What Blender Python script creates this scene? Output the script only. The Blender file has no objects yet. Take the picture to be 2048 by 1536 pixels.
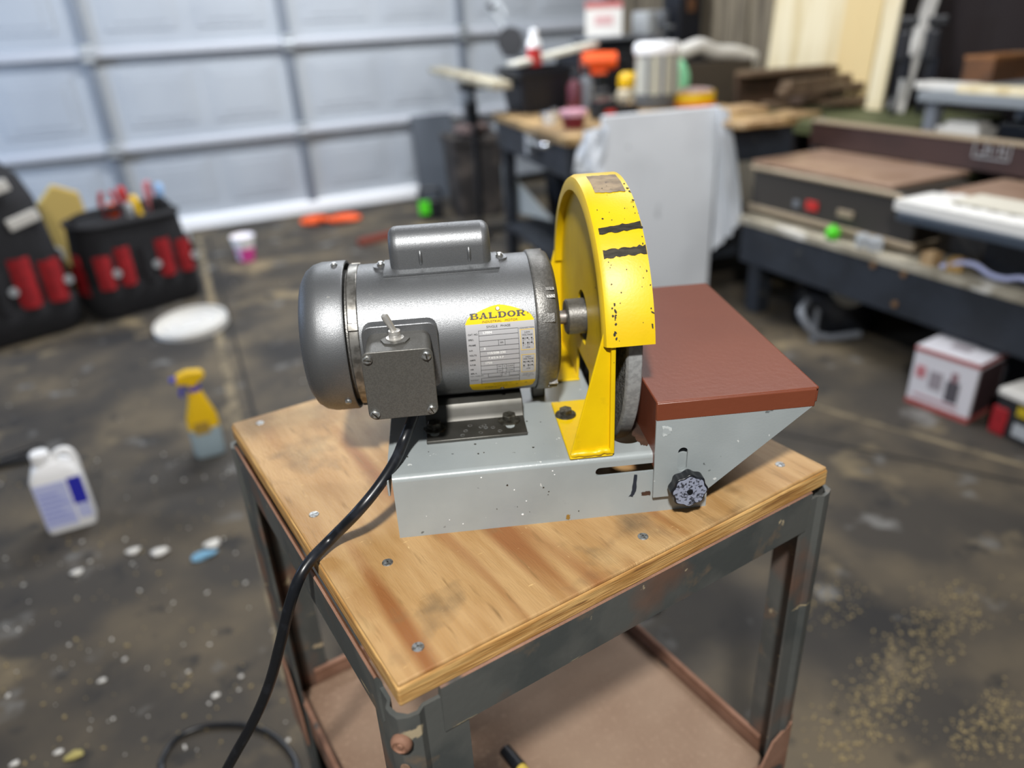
import bpy, bmesh, math, random
from mathutils import Vector, Matrix
random.seed(7)
sc = bpy.context.scene
col = sc.collection
R = math.radians

# ------------------------------------------------------------------ camera
# pixels refer to a 2048 x 1536 frame; world: z up, floor z = 0, X along the garage door, Y towards it
FPX = 1480.0
nad = Vector(((1180-1024)/FPX, (3760-768)/FPX, 1.0)).normalized()
up_c = -nad
fy = Vector((0, 0, 1)); fy = (fy - fy.dot(up_c)*up_c).normalized()
fx = fy.cross(up_c)
ROOM = R(25.15)
rot_room = Matrix.Rotation(-ROOM, 3, 'Z')
W_C = rot_room @ Matrix((fx, fy, up_c))          # world from (right, down, forward)
CAM = Vector((0, 0, 1.2))
def ray(px, py):
    return W_C @ Vector(((px-1024)/FPX, (py-768)/FPX, 1.0))
def at(px, py, x=None, y=None, z=None):
    r = ray(px, py)
    ax, v = (0, x) if x is not None else ((1, y) if y is not None else (2, z))
    return CAM + r*((v-CAM[ax])/r[ax])
cd = bpy.data.cameras.new('camera'); cam = bpy.data.objects.new('camera', cd); col.objects.link(cam)
m3 = W_C @ Matrix(((1, 0, 0), (0, -1, 0), (0, 0, -1)))
cam.matrix_world = Matrix.Translation(CAM) @ m3.to_4x4()
cd.sensor_width = 36; cd.lens = FPX/2048*36
cd.clip_start = 0.02; cd.clip_end = 60
cd.dof.use_dof = True; cd.dof.focus_distance = 0.66; cd.dof.aperture_fstop = 2.4
sc.camera = cam

# ------------------------------------------------------------------ light
sc.view_settings.view_transform = 'Standard'; sc.view_settings.look = 'None'
sc.view_settings.gamma = 1; sc.view_settings.use_curve_mapping = False
sc.view_settings.exposure = 0.0
w = bpy.data.worlds.new('world'); sc.world = w; w.use_nodes = True
w.node_tree.nodes['Background'].inputs[0].default_value = (0.80, 0.88, 1.0, 1)
w.node_tree.nodes['Background'].inputs[1].default_value = 0.12
def area(name, loc, target, size, power, color=(1, 1, 1), sy=None):
    l = bpy.data.lights.new(name, 'AREA'); l.energy = power; l.color = color
    l.shape = 'RECTANGLE' if sy else 'DISK'; l.size = size
    if sy: l.size_y = sy
    o = bpy.data.objects.new(name, l); col.objects.link(o); o.location = loc
    o.rotation_euler = (Vector(target)-Vector(loc)).to_track_quat('-Z', 'Y').to_euler()
    return o
area('ceiling_lamp_behind_offscreen', (-0.47, -0.71, 2.55), (0.4, 0.6, 0.8), 0.16, 80, (1.0, 0.975, 0.94))
area('ceiling_lamp_door_offscreen', (1.2, 3.9, 2.75), (1.2, 4.2, 0), 2.2, 112, (0.93, 0.96, 1.0), 0.25)
area('ceiling_lamp_bench_offscreen', (1.75, 1.75, 2.75), (2.0, 2.2, 0), 1.2, 40, (0.98, 0.98, 1.0), 0.2)
area('window_left_offscreen', (-2.75, 3.9, 1.6), (-0.6, 5.4, 0.8), 1.0, 78, (0.50, 0.68, 1.0), 0.8)

# ------------------------------------------------------------------ materials
def lin(c):
    if isinstance(c, str):
        c = [int(c[i:i+2], 16)/255 for i in (0, 2, 4)]
    return tuple((x/12.92 if x <= .04045 else ((x+.055)/1.055)**2.4) for x in c) + (1,)
MATS = {}
def mat(name, c1, rough=.5, metal=0.0, c2=None, scale=8.0, lo=.45, hi=.6, detail=4, stretch=(1, 1, 1),
        bump=0.0, bscale=60.0, c3=None, scale3=30.0, lo3=.62, hi3=.66, trans=0.0, emit=None, coat=0.0, spec=.5, alpha=1.0, rough2=None, stretch3=(1, 1, 1)):
    if name in MATS: return MATS[name]
    m = bpy.data.materials.new(name); m.use_nodes = True; nt = m.node_tree
    b = nt.nodes['Principled BSDF']; L = nt.links.new
    b.inputs['Roughness'].default_value = rough; b.inputs['Metallic'].default_value = metal
    b.inputs['Coat Weight'].default_value = coat; b.inputs['Coat Roughness'].default_value = .15
    b.inputs['Specular IOR Level'].default_value = spec
    b.inputs['Transmission Weight'].default_value = trans
    b.inputs['Alpha'].default_value = alpha
    b.inputs['Base Color'].default_value = lin(c1)
    tc = nt.nodes.new('ShaderNodeTexCoord')
    def noise(s, d, st):
        mp = nt.nodes.new('ShaderNodeMapping'); mp.inputs['Scale'].default_value = st
        L(tc.outputs['Object'], mp.inputs['Vector'])
        n = nt.nodes.new('ShaderNodeTexNoise'); n.inputs['Scale'].default_value = s; n.inputs['Detail'].default_value = d
        L(mp.outputs[0], n.inputs['Vector']); return n
    def ramp(n, a, bb):
        r = nt.nodes.new('ShaderNodeMapRange'); r.inputs[1].default_value = a; r.inputs[2].default_value = bb
        L(n.outputs[0], r.inputs[0]); return r
    out = None
    if c2 is not None:
        n = noise(scale, detail, stretch); r = ramp(n, lo, hi)
        mx = nt.nodes.new('ShaderNodeMix'); mx.data_type = 'RGBA'
        mx.inputs[6].default_value = lin(c1); mx.inputs[7].default_value = lin(c2)
        L(r.outputs[0], mx.inputs[0]); out = mx.outputs[2]
        if rough2 is not None:
            rr = nt.nodes.new('ShaderNodeMapRange'); rr.inputs[3].default_value = rough; rr.inputs[4].default_value = rough2
            L(r.outputs[0], rr.inputs[0]); L(rr.outputs[0], b.inputs['Roughness'])
    if c3 is not None:
        n = noise(scale3, 3, stretch3); r = ramp(n, lo3, hi3)
        mx = nt.nodes.new('ShaderNodeMix'); mx.data_type = 'RGBA'
        if out: L(out, mx.inputs[6])
        else: mx.inputs[6].default_value = lin(c1)
        mx.inputs[7].default_value = lin(c3)
        L(r.outputs[0], mx.inputs[0]); out = mx.outputs[2]
    if out: L(out, b.inputs['Base Color'])
    if bump:
        n = noise(bscale, 3, stretch); bp = nt.nodes.new('ShaderNodeBump'); bp.inputs['Strength'].default_value = bump
        bp.inputs['Distance'].default_value = .002
        L(n.outputs[0], bp.inputs['Height']); L(bp.outputs[0], b.inputs['Normal'])
    if emit:
        b.inputs['Emission Color'].default_value = lin(emit); b.inputs['Emission Strength'].default_value = 1
    MATS[name] = m
    return m

# ------------------------------------------------------------------ mesh helpers
class MB:
    def __init__(s): s.v = []; s.f = []; s.m = []; s.cm = 0
    def add(s, vs, fs, mtx=None):
        o = len(s.v)
        s.v += [tuple(mtx @ Vector(p)) if mtx else tuple(p) for p in vs]
        s.f += [tuple(i+o for i in f) for f in fs]; s.m += [s.cm]*len(fs); return s
    def mi(s, i): s.cm = i; return s
    def box(s, c, d, rz=0, mtx=None):
        x, y, z = [k/2 for k in d]
        vs = [(i*x, j*y, k*z) for k in (-1, 1) for j in (-1, 1) for i in (-1, 1)]
        fs = [(0, 2, 3, 1), (4, 5, 7, 6), (0, 1, 5, 4), (2, 6, 7, 3), (0, 4, 6, 2), (1, 3, 7, 5)]
        m = Matrix.Translation(c) @ (mtx if mtx else Matrix.Rotation(rz, 4, 'Z'))
        return s.add(vs, fs, m)
    def bx(s, x0, x1, y0, y1, z0, z1):
        return s.box(((x0+x1)/2, (y0+y1)/2, (z0+z1)/2), (abs(x1-x0), abs(y1-y0), abs(z1-z0)))
    def prism(s, poly, a, b, plane='xy'):
        n = len(poly)
        def P(p, h):
            return {'xy': (p[0], p[1], h), 'xz': (p[0], h, p[1]), 'yz': (h, p[0], p[1])}[plane]
        vs = [P(p, a) for p in poly]+[P(p, b) for p in poly]
        fs = [tuple(range(n))[::-1], tuple(range(n, 2*n))]+[(i, (i+1) % n, n+(i+1) % n, n+i) for i in range(n)]
        return s.add(vs, fs)
    def lathe(s, prof, seg=32, mtx=None, cap=True):
        # prof: (r, h) about local z
        vs = []; fs = []; n = len(prof)
        for r, h in prof:
            for k in range(seg):
                a = 2*math.pi*k/seg; vs.append((r*math.cos(a), r*math.sin(a), h))
        for i in range(n-1):
            for k in range(seg):
                a, b = i*seg+k, i*seg+(k+1) % seg
                fs.append((a, b, b+seg, a+seg))
        if cap:
            fs.append(tuple(range(seg))[::-1]); fs.append(tuple(range((n-1)*seg, n*seg)))
        return s.add(vs, fs, mtx)
    def cyl(s, a, b, r, seg=20, r2=None):
        a = Vector(a); b = Vector(b); d = b-a
        m = Matrix.Translation(a) @ d.to_track_quat('Z', 'Y').to_matrix().to_4x4()
        return s.lathe([(r, 0), (r if r2 is None else r2, d.length)], seg, m)
    def tube(s, pts, r, seg=10, closed=False):
        pts = [Vector(p) for p in pts]; n = len(pts); vs = []; fs = []; prev = None
        for i, p in enumerate(pts):
            t = (pts[min(i+1, n-1)]-pts[max(i-1, 0)]).normalized()
            if prev is None:
                u = t.orthogonal().normalized()
            else:
                u = (prev-prev.dot(t)*t).normalized()
            prev = u; w_ = t.cross(u)
            rr = r[i] if isinstance(r, (list, tuple)) else r
            for k in range(seg):
                a = 2*math.pi*k/seg; vs.append(p+rr*(math.cos(a)*u+math.sin(a)*w_))
        for i in range(n-1):
            for k in range(seg):
                a, b = i*seg+k, i*seg+(k+1) % seg; fs.append((a, b, b+seg, a+seg))
        fs.append(tuple(range(seg))[::-1]); fs.append(tuple(range((n-1)*seg, n*seg)))
        return s.add(vs, fs)
    def grid(s, fn, nu, nv, flip=False):
        vs = [fn(i/nu, j/nv) for j in range(nv+1) for i in range(nu+1)]
        fs = []
        for j in range(nv):
            for i in range(nu):
                a = j*(nu+1)+i; q = (a, a+1, a+nu+2, a+nu+1)
                fs.append(q[::-1] if flip else q)
        return s.add(vs, fs)
    def build(s, name, ms, parent=None, smooth=35, bevel=0, sc_=1.0, seg=2, loc=None, rz=0):
        me = bpy.data.meshes.new(name)
        me.from_pydata([(x*sc_, y*sc_, z*sc_) for x, y, z in s.v], [], s.f)
        ms = ms if isinstance(ms, (list, tuple)) else [ms]
        for m_ in ms: me.materials.append(m_)
        me.polygons.foreach_set('material_index', s.m)
        bm = bmesh.new(); bm.from_mesh(me); bmesh.ops.recalc_face_normals(bm, faces=bm.faces); bm.to_mesh(me); bm.free()
        if smooth:
            me.polygons.foreach_set('use_smooth', [True]*len(me.polygons)); me.set_sharp_from_angle(angle=R(smooth))
        me.update()
        o = bpy.data.objects.new(name, me); col.objects.link(o)
        if parent: o.parent = parent
        if loc is not None: o.location = loc
        if rz: o.rotation_euler = (0, 0, rz)
        if bevel:
            b = o.modifiers.new('bevel', 'BEVEL'); b.width = bevel; b.segments = seg; b.limit_method = 'ANGLE'; b.angle_limit = R(40)
            b.harden_normals = False
        return o
def empty(name, loc=(0, 0, 0), rz=0):
    o = bpy.data.objects.new(name, None); col.objects.link(o); o.location = loc; o.rotation_euler = (0, 0, rz); o.empty_display_size = .05
    return o
def tag(o, label, cat, group=None):
    o['label'] = label; o['category'] = cat
    if group: o['group'] = group
    return o
def struct(o): o['kind'] = 'structure'; return o
def rrect(x0, x1, y0, y1, r, n=5):
    p = []
    for cx, cy, a0 in ((x1-r, y1-r, 0), (x0+r, y1-r, 90), (x0+r, y0+r, 180), (x1-r, y0+r, 270)):
        for k in range(n+1):
            a = R(a0+90*k/n); p.append((cx+r*math.cos(a), cy+r*math.sin(a)))
    return p
def holed(outer, holes, a, b, plane='xy'):
    """flat plate with holes, between heights a and b; returns (verts, faces)"""
    cu = bpy.data.curves.new('t', 'CURVE'); cu.dimensions = '2D'; cu.fill_mode = 'BOTH'; cu.extrude = (b-a)/2
    for poly in [outer]+holes:
        sp = cu.splines.new('POLY'); sp.points.add(len(poly)-1); sp.use_cyclic_u = True
        for q, p in zip(sp.points, poly): q.co = (p[0], p[1], 0, 1)
    o = bpy.data.objects.new('t', cu); me = bpy.data.meshes.new_from_object(o)
    h = (a+b)/2
    f = {'xy': lambda v: (v[0], v[1], v[2]+h), 'xz': lambda v: (v[0], v[2]+h, v[1]), 'yz': lambda v: (v[2]+h, v[0], v[1])}[plane]
    vs = [f(v.co) for v in me.vertices]; fs = [tuple(p.vertices) for p in me.polygons]
    bpy.data.objects.remove(o); bpy.data.curves.remove(cu); bpy.data.meshes.remove(me)
    return vs, fs
def text2d(txt, size=1.0, xs=1.0, shear=0.0, align='CENTER', offset=0.0):
    cu = bpy.data.curves.new('t', 'FONT'); cu.body = txt; cu.size = size; cu.align_x = align; cu.align_y = 'CENTER'; cu.shear = shear; cu.offset = offset
    cu.resolution_u = 3; cu.fill_mode = 'FRONT'
    o = bpy.data.objects.new('t', cu); me = bpy.data.meshes.new_from_object(o)
    vs = [(v.co[0]*xs, v.co[1]) for v in me.vertices]; fs = [tuple(p.vertices) for p in me.polygons]
    bpy.data.objects.remove(o); bpy.data.curves.remove(cu); bpy.data.meshes.remove(me)
    return vs, fs
def catmull(pts, n=8):
    pts = [Vector(p) for p in pts]; P_ = [pts[0]*2-pts[1]]+pts+[pts[-1]*2-pts[-2]]; out = []
    for i in range(1, len(P_)-2):
        a, b, c, d = P_[i-1:i+3]
        for k in range(n):
            t = k/n
            out.append(.5*((2*b)+(c-a)*t+(2*a-5*b+4*c-d)*t*t+(3*b-a-3*c+d)*t**3))
    out.append(pts[-1]); return out

# ------------------------------------------------------------------ the setting
m_floor = mat('floor_concrete', '3a352e', .75, 0, '5f5442', 2.6, .42, .64, 8, bump=.5, bscale=25, c3='23211f', scale3=1.9, lo3=.5, hi3=.68)
_nt = m_floor.node_tree; _b = _nt.nodes['Principled BSDF']
def add_layer(m, c, scale, lo, hi, detail=6, stretch=(1, 1, 1), voronoi=False):
    nt = m.node_tree; b = nt.nodes['Principled BSDF']; L = nt.links.new
    src = b.inputs['Base Color'].links[0].from_socket if b.inputs['Base Color'].links else None
    tc = nt.nodes.new('ShaderNodeTexCoord'); mp = nt.nodes.new('ShaderNodeMapping'); mp.inputs['Scale'].default_value = stretch
    mp.inputs['Location'].default_value = (scale*.37, scale*.11, .3)
    L(tc.outputs['Object'], mp.inputs['Vector'])
    if voronoi:
        n = nt.nodes.new('ShaderNodeTexVoronoi'); n.inputs['Scale'].default_value = scale
    else:
        n = nt.nodes.new('ShaderNodeTexNoise'); n.inputs['Scale'].default_value = scale; n.inputs['Detail'].default_value = detail
    L(mp.outputs[0], n.inputs['Vector'])
    r = nt.nodes.new('ShaderNodeMapRange'); r.inputs[1].default_value = lo; r.inputs[2].default_value = hi
    L(n.outputs[0], r.inputs[0])
    mx = nt.nodes.new('ShaderNodeMix'); mx.data_type = 'RGBA'; mx.inputs[7].default_value = lin(c)
    if src: L(src, mx.inputs[6])
    else: mx.inputs[6].default_value = b.inputs['Base Color'].default_value
    L(r.outputs[0], mx.inputs[0]); L(mx.outputs[2], b.inputs['Base Color'])
add_layer(m_floor, '8a7a5c', 3.3, .60, .74)
add_layer(m_floor, '6c6a66', 7.0, .62, .72)
add_layer(m_floor, '2b2824', 11.0, .60, .70)
floor = struct(MB().bx(-4.5, 6, -3, 7, -.1, 0).build('floor', m_floor))
m_joint = mat('joint_filler', '7d7058', .8, 0, '4e4638', 9)
m_jdark = mat('joint_dark', '1f1d1a', .8)
def floor_line(a, b, wd, m_):
    a = Vector(a); b = Vector(b); d = (b-a).normalized(); n = Vector((-d.y, d.x, 0))*wd/2
    MB().prism([tuple((a+n).xy), tuple((a-n).xy), tuple((b-n).xy), tuple((b+n).xy)], -.002, .0012).build('floor_joint', m_, floor, 0)
floor_line((.24, 5.3, 0), (.03, 1.2, 0), .035, m_joint)
floor_line((.30, 5.3, 0), (.09, 1.2, 0), .012, m_jdark)
floor_line((1.80, 1.55, 0), (2.12, .75, 0), .02, m_joint)
floor_line((1.25, 1.95, 0), (2.2, .55, 0), .012, m_jdark)

m_door = mat('door_paint', 'a9aeb3', .5, 0, '9fa4aa', 2.0, .4, .7)
m_rail = mat('door_rail', 'b9bcc2', .42, .15)
m_stile = mat('door_stile', '808790', .45, .4)
m_galv = mat('galvanised', 'b9bec2', .35, .7)
m_white = mat('white_paint', 'f6f6f6', .45)
DY = 5.45
door = struct(empty('door_1', (0, DY, 0)))
xs = [-2.54, -1.33, -.12, 1.06, 2.30, 3.52]
zs = [.06, .575, 1.125, 1.68]
for j in range(3):
    for i in range(5):
        x0, x1, z0, z1 = xs[i]+.03, xs[i+1]-.03, zs[j]+.025, zs[j+1]-.025
        p = MB().bx(x0-.03, x1+.03, .02, .05, z0-.025, z1+.025)
        xm = (x0+x1)/2
        for a, b in ((x0+.10, xm-.06), (xm+.06, x1-.10)):
            p.bx(a, b, .013, .03, z0+.09, z1-.09)
            p.bx(a+.05, b-.05, .009, .02, z0+.13, z1-.13)
        p.build('panel', m_door, door, 0, .004)
for z in zs[1:3]:
    for i in range(5):
        MB().prism([(.02, z-.03), (-.035, z-.022), (-.035, z+.012), (-.012, z+.03), (.02, z+.03)], xs[i]+.035, xs[i+1]-.035, 'yz').build('rail', m_rail, door, 0, .003)
for x in xs:
    MB().bx(x-.028, x+.028, -.012, .02, .06, 1.68).build('stile', m_stile, door, 0, .004)
for x in xs[:5]:
    for z in zs[1:3]:
        h = MB().bx(x-.04, x+.04, -.045, -.012, z-.05, z+.05); h.cyl((x-.045, -.045, z), (x+.045, -.045, z), .014, 10)
        h.build('hinge', m_galv, door, 35, .003)
MB().prism([(.03, 0), (-.02, 0), (-.045, .02), (-.045, .085), (.03, .10)], -2.54, 1.95, 'yz').build('bottom_seal', m_white, door, 0, .004)

m_wdark = mat('wall_boards', '5e5547', .8, 0, '857a66', 5, .4, .6, stretch=(1, 6, .4), bump=.3)
m_wblack = mat('wall_dark', '1a1616', .85, 0, '241e1d', 3)
wr = struct(MB().bx(3.66, 3.8, -1.5, 5.5, 0, 2.6).build('wall_right', m_wblack))
for k in range(9):
    y = 3.55+k*.21
    MB().bx(3.615+.01*(k % 2), 3.66, y, y+.195, 0, 2.3).build('plank', m_wdark, wr, 0, .006)
wb = struct(MB().bx(-4.5, 3.8, 5.52, 5.62, 0, 2.6).build('wall_back', m_wblack))
for o in (wb,): pass

# ------------------------------------------------------------------ cart
CZ = .766                                                # height of the cart's wooden top
P0 = at(795, 1370, z=CZ); CA = R(31.3)-ROOM; CW = .49
m_ply = mat('plywood_top', 'a37d4d', .5, 0, 'b59263', 14, .35, .62, 8, (5, .7, 1), bump=.35, bscale=120, c3='855d38', scale3=5, lo3=.60, hi3=.74, stretch3=(4, .5, 1))
add_layer(m_ply, '8b5a30', 2.2, .60, .66, 2, (7, .5, 1))
add_layer(m_ply, '7a6240', 17, .62, .80, 10)
add_layer(m_ply, '84653c', 170, .62, .80, 3, (1, .12, 1))
add_layer(m_ply, '5a4c39', 11, .61, .78, 13)
add_layer(m_ply, 'd6b47c', 60, .70, .76, 4, (1, 6, 1))
add_layer(m_ply, 'd2b27e', 46, .72, .78, 4, (6, 1.5, 1))
add_layer(m_ply, '77603f', 6, .62, .84, 11)
add_layer(m_ply, 'c9ac7c', 5, .58, .75, 8)
m_edge = mat('plywood_edge', 'c7a064', .65, 0, 'a67a41', 30, .4, .6, 4, (.5, .5, 9), bump=.6, bscale=60, c3='7d5730', scale3=22, lo3=.60, hi3=.68, stretch3=(.7, .7, 12))
m_cart = mat('cart_paint', '4d5150', .5, .25, '5e605d', 12, c3='7b5a48', scale3=9, lo3=.56, hi3=.72, bump=.15, bscale=90)
add_layer(m_cart, 'b9aa8c', 38, .69, .72, 5, (1, 1, 1))
add_layer(m_cart, 'c8b68e', 16, .70, .735, 8, (1, 1, 11))
add_layer(m_cart, '7a6a58', 30, .60, .75, 8)
m_rust = mat('cart_rust', '7a5845', .75, .15, '94705c', 16, .35, .65, c3='4c4844', scale3=12, bump=.5, bscale=150)
m_screw = mat('zinc_screw', 'b4b8ba', .38, .8, '7e7c76', 400, .4, .6)
m_shelf = mat('shelf_dusty', '917a66', .8, .05, '765c49', 5, .35, .7, 6, bump=.4, bscale=220, c3='9c846f', scale3=160, lo3=.55, hi3=.80)
cart = empty('workshop_cart', (P0.x, P0.y, 0), CA)
tag(cart, 'metal workshop cart with worn plywood top carrying the disc sander', 'cart')
W = CW; TH = .022
pl_ = MB().bx(0, W, 0, W, CZ-.004, CZ)
pl_.build('plywood_top', m_ply, cart, 0, .0018)
MB().bx(-.0012, W+.0012, -.0012, W+.0012, CZ-TH, CZ-.0035).build('plywood_edge', m_edge, cart, 0, .002)
for u, v in ((.07, .055), (.065, .25), (.045, .44), (.45, .05), (.44, .44), (.2, .07), (.245, .068)):
    pass
# countersunk screws in the top, positions taken from the photograph
for px, py in ((836, 1294), (775, 1125), (628, 1029), (520, 846), (1286, 1073), (1560, 929)):
    p = at(px, py, z=CZ); q = Matrix.Rotation(-CA, 3, 'Z') @ (p-P0)
    s_ = MB().lathe([(.0001, 0), (.0052, 0), (.0048, .0007), (.0001, .0009)], 16, Matrix.Translation((q.x, q.y, CZ-.0001)), False)
    s_.bx(q.x-.0038, q.x+.0038, q.y-.0006, q.y+.0006, CZ+.0004, CZ+.0012); s_.bx(q.x-.0006, q.x+.0006, q.y-.0038, q.y+.0038, CZ+.0004, CZ+.0012)
    s_.build('screw', m_screw, cart, 40)
# rim: angle iron along each side
ZR = CZ-TH+.004; AP = .047
def rim(a, b, nx, ny):
    a = Vector(a); b = Vector(b); n = Vector((nx, ny, 0)); d = (b-a).normalized()
    t = .003
    m_ = MB()
    def q(o, i, z): return a*(1-o)+b*o+n*i+Vector((0, 0, z))
    prof = [(0.002, ZR-AP), (0.002, ZR-.006), (.0035, ZR-.001), (.006, ZR+.003), (.008, ZR+.002), (.008, ZR-.004), (.0065, ZR-AP)]
    vs = [q(0, i, z) for i, z in prof]+[q(1, i, z) for i, z in prof]; k = len(prof)
    m_.add(vs, [tuple(range(k)), tuple(range(k, 2*k))[::-1]]+[(i, (i+1) % k, k+(i+1) % k, k+i) for i in range(k)])
    for i, f in enumerate(m_.f):
        if i in (3, 4, 5): m_.m[i] = 1
    m_.build('apron', [m_cart, m_rust], cart, 40)
rim((.03, 0, 0), (W-.03, 0, 0), 0, -1); rim((0, .03, 0), (0, W-.03, 0), -1, 0)
rim((.03, W, 0), (W-.03, W, 0), 0, 1); rim((W, .03, 0), (W, W-.03, 0), 1, 0)
# legs: rolled angle with a raised spine on the corner
SZ = .30
def leg(cx, cy, sx, sy, lw=.052, lx=None, rivets=True):
    t = .0035; lx = lx or lw
    poly = [(lx, -.005), (.016, -.005), (.010, -.009), (.002, -.008), (-.006, -.0045), (-.0085, .003), (-.009, .010), (-.005, .016), (-.005, lw),
            (-.005+t, lw), (-.005+t, .017), (-.0055, .010), (-.0035, .002), (.003, -.0045), (.010, -.0055), (.016, -.005+t), (lx, -.005+t)]
    poly = [(cx+sx*x*1.0, cy+sy*y*1.0) for x, y in poly]
    o = MB().prism(poly, .0, ZR-.010).build('leg', m_cart, cart, 30)
    for k in range(18):
        z = .06+.038*k
        if z > ZR-.05: break
        h = MB().cyl((cx-sx*.0062, cy-sy*.0032+sy*.02*0, z), (cx-sx*.0068, cy-sy*.0036, z), .004, 8)
    if not rivets: return o
    b = MB()
    dirv = Vector((-sx, -sy, 0)).normalized()
    c = Vector((cx, cy, ZR-.034))+dirv*.0070
    b.lathe([(.0085, 0), (.0085, .003), (.0070, .0055), (.0055, .0062), (.0050, .0050), (.0028, .0046), (.0022, .0058), (.0002, .0060)], 20, Matrix.Translation(c) @ dirv.to_track_quat('Z', 'Y').to_matrix().to_4x4(), False)
    b.build('rivet', m_rust, o, 40)
    for k in range(3):
        c2 = Vector((cx, cy, ZR-.062-.036*k))+dirv*.0082
        MB().cyl(c2, c2+dirv*.0008, .0042, 12).build('hole_plug', m_rust if k else m_shelf, o, 40)
    return o
leg(0, 0, 1, 1); leg(W, 0, -1, 1, .052, .034, False); leg(0, W, 1, -1, .052, None, False); leg(W, W, -1, -1)
# lower shelf: dusty tray with rolled lip, boxed corners
tray = MB().bx(.006, W-.006, .006, W-.006, SZ-.004, SZ).build('shelf', m_shelf, cart, 0)
for a, b in (((.03, 0), (W-.03, 0)), ((.03, W), (W-.03, W)), ((0, .03), (0, W-.03)), ((W, .03), (W, W-.03))):
    hor = abs(a[1]-b[1]) < .001
    m_ = MB()
    if hor:
        s_ = 1 if a[1] > .1 else -1
        m_.bx(a[0], b[0], a[1]-.001, a[1]+.003*1, SZ-.045, SZ+.022); m_.cyl((a[0], a[1], SZ+.022), (b[0], b[1], SZ+.022), .004, 8)
    else:
        m_.bx(a[0]-.001, a[0]+.003, a[1], b[1], SZ-.045, SZ+.022); m_.cyl((a[0], a[1], SZ+.022), (b[0], b[1], SZ+.022), .004, 8)
    m_.build('shelf_lip', m_rust, tray, 40)
for cx, cy, sx, sy in ((0, 0, 1, 1), (W, 0, -1, 1), (0, W, 1, -1), (W, W, -1, -1)):
    # pressed corner gusset wrapping the leg
    g = MB()
    for fl in (0, 1):
        pol = [(-.002, SZ-.05), (.06, SZ-.05), (.06, SZ+.01), (.052, SZ+.03), (.03, SZ+.075), (-.002, SZ+.09)]
        if fl: g.prism([(cx+sx*p[0], p[1]) for p in pol], cy-sy*.0095, cy-sy*.0065, 'xz')
        else: g.prism([(cy+sy*p[0], p[1]) for p in pol], cx-sx*.0125, cx-sx*.0095, 'yz')
    g.build('corner_gusset', m_rust, cart, 40)

# ------------------------------------------------------------------ disc sander (modelled in units of S metres)
S = .434
A0 = at(800, 1076, z=CZ); MA = R(4.9)-ROOM
sander = empty('disc_sander', (A0.x, A0.y, CZ), MA)
tag(sander, 'grey motorised disc sander with yellow guard and brown table on plywood cart top', 'disc sander')
Rm = Matrix.Rotation(-MA, 3, 'Z')
def mray(px, py): return Rm @ ray(px, py)
MO = (Rm @ (CAM-Vector((A0.x, A0.y, CZ))))/S
def mp(px, py, x=None, y=None, z=None):
    r = mray(px, py); ax, v = (0, x) if x is not None else ((1, y) if y is not None else (2, z))
    return MO+r*((v-MO[ax])/r[ax])
YC, ZC, HB = .318, .355, .154
def mcyl(px, py, rad, yc=YC, zc=ZC):
    d = mray(px, py); a = d.y**2+d.z**2; oy, oz = MO.y-yc, MO.z-zc
    b = 2*(oy*d.y+oz*d.z); c = oy*oy+oz*oz-rad*rad; t = (-b-math.sqrt(max(0, b*b-4*a*c)))/(2*a)
    q = MO+d*t; return q.x, math.atan2(q.z-zc, -(q.y-yc))
def onc(x, phi, rad): return (x, YC-rad*math.cos(phi), ZC+rad*math.sin(phi))
AX = Matrix.Translation((0, YC, ZC)) @ Matrix.Rotation(R(90), 4, 'Y')

m_base = mat('grey_enamel', '9aa1a2', .36, .05, '8f9697', 12, .4, .7, bump=.06, bscale=500, c3='5f6464', scale3=75, lo3=.71, hi3=.735)
add_layer(m_base, 'c9cdcc', 130, .72, .75, 3)
add_layer(m_base, '6c6d6a', 26, .69, .80, 9)
m_motor = mat('motor_paint', '828486', .40, .8, '757779', 900, .35, .65, 2, bump=.12, bscale=1400, c3='a9a8a4', scale3=40, lo3=.74, hi3=.80, rough2=.50)
m_motor_d = mat('motor_box_paint', '64635f', .46, .5, '5b5a56', 800, .4, .6, 2, bump=.1, bscale=1200, c3='b5b0a6', scale3=300, lo3=.78, hi3=.80)
m_cast = mat('cast_aluminium_paint', '7c7b78', .42, .7, '6b6a67', 300, .35, .65, bump=.18, bscale=700)
m_band = mat('bare_band', '95938e', .35, .8, '6e6c67', 120, .4, .6)
m_steel = mat('worn_steel', '8c8a85', .36, .9, '5d5a54', 160, .4, .62)
m_bolt = mat('bolt_steel', '6b6a62', .42, .85, '49463f', 220, .4, .6)
m_yel = mat('yellow_enamel', 'dcb900', .42, 0, 'd0ad00', 20, .4, .7, bump=.05, bscale=400, c3='2c2a1e', scale3=95, lo3=.735, hi3=.75)
add_layer(m_yel, 'b79a10', 33, .66, .80, 8)
m_brown = mat('brown_enamel', '6c3825', .36, 0, '743e2a', 6, .4, .7, bump=.10, bscale=160, c3='a0674e', scale3=300, lo3=.76, hi3=.79)
m_disc = mat('disc_aluminium', 'a2a4a4', .5, .3, '8e9090', 200, .4, .6)
m_rough = mat('disc_cast_face', '787978', .7, .2, '4f504f', 260, .4, .6, bump=1.0, bscale=420)
m_black = mat('black_rubber', '14161a', .32, 0, '24272d', 60, .5, .7)
m_olive = mat('tape_brown', '8f7b5c', .55, .1, '6e5c42', 60, .4, .6, 6, (1, 1, 6), c3='4a3d2c', scale3=120, lo3=.66, hi3=.72)
m_char = mat('bare_dark_steel', '3e3a30', .45, .4, '2b2820', 90, .4, .6, 4, (1, 5, 1))
m_rustm = mat('rust_stain', '4a3020', .8, 0, '2f1e14', 60, .4, .6)
m_ink = mat('marker_ink', '1c2430', .6)

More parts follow.
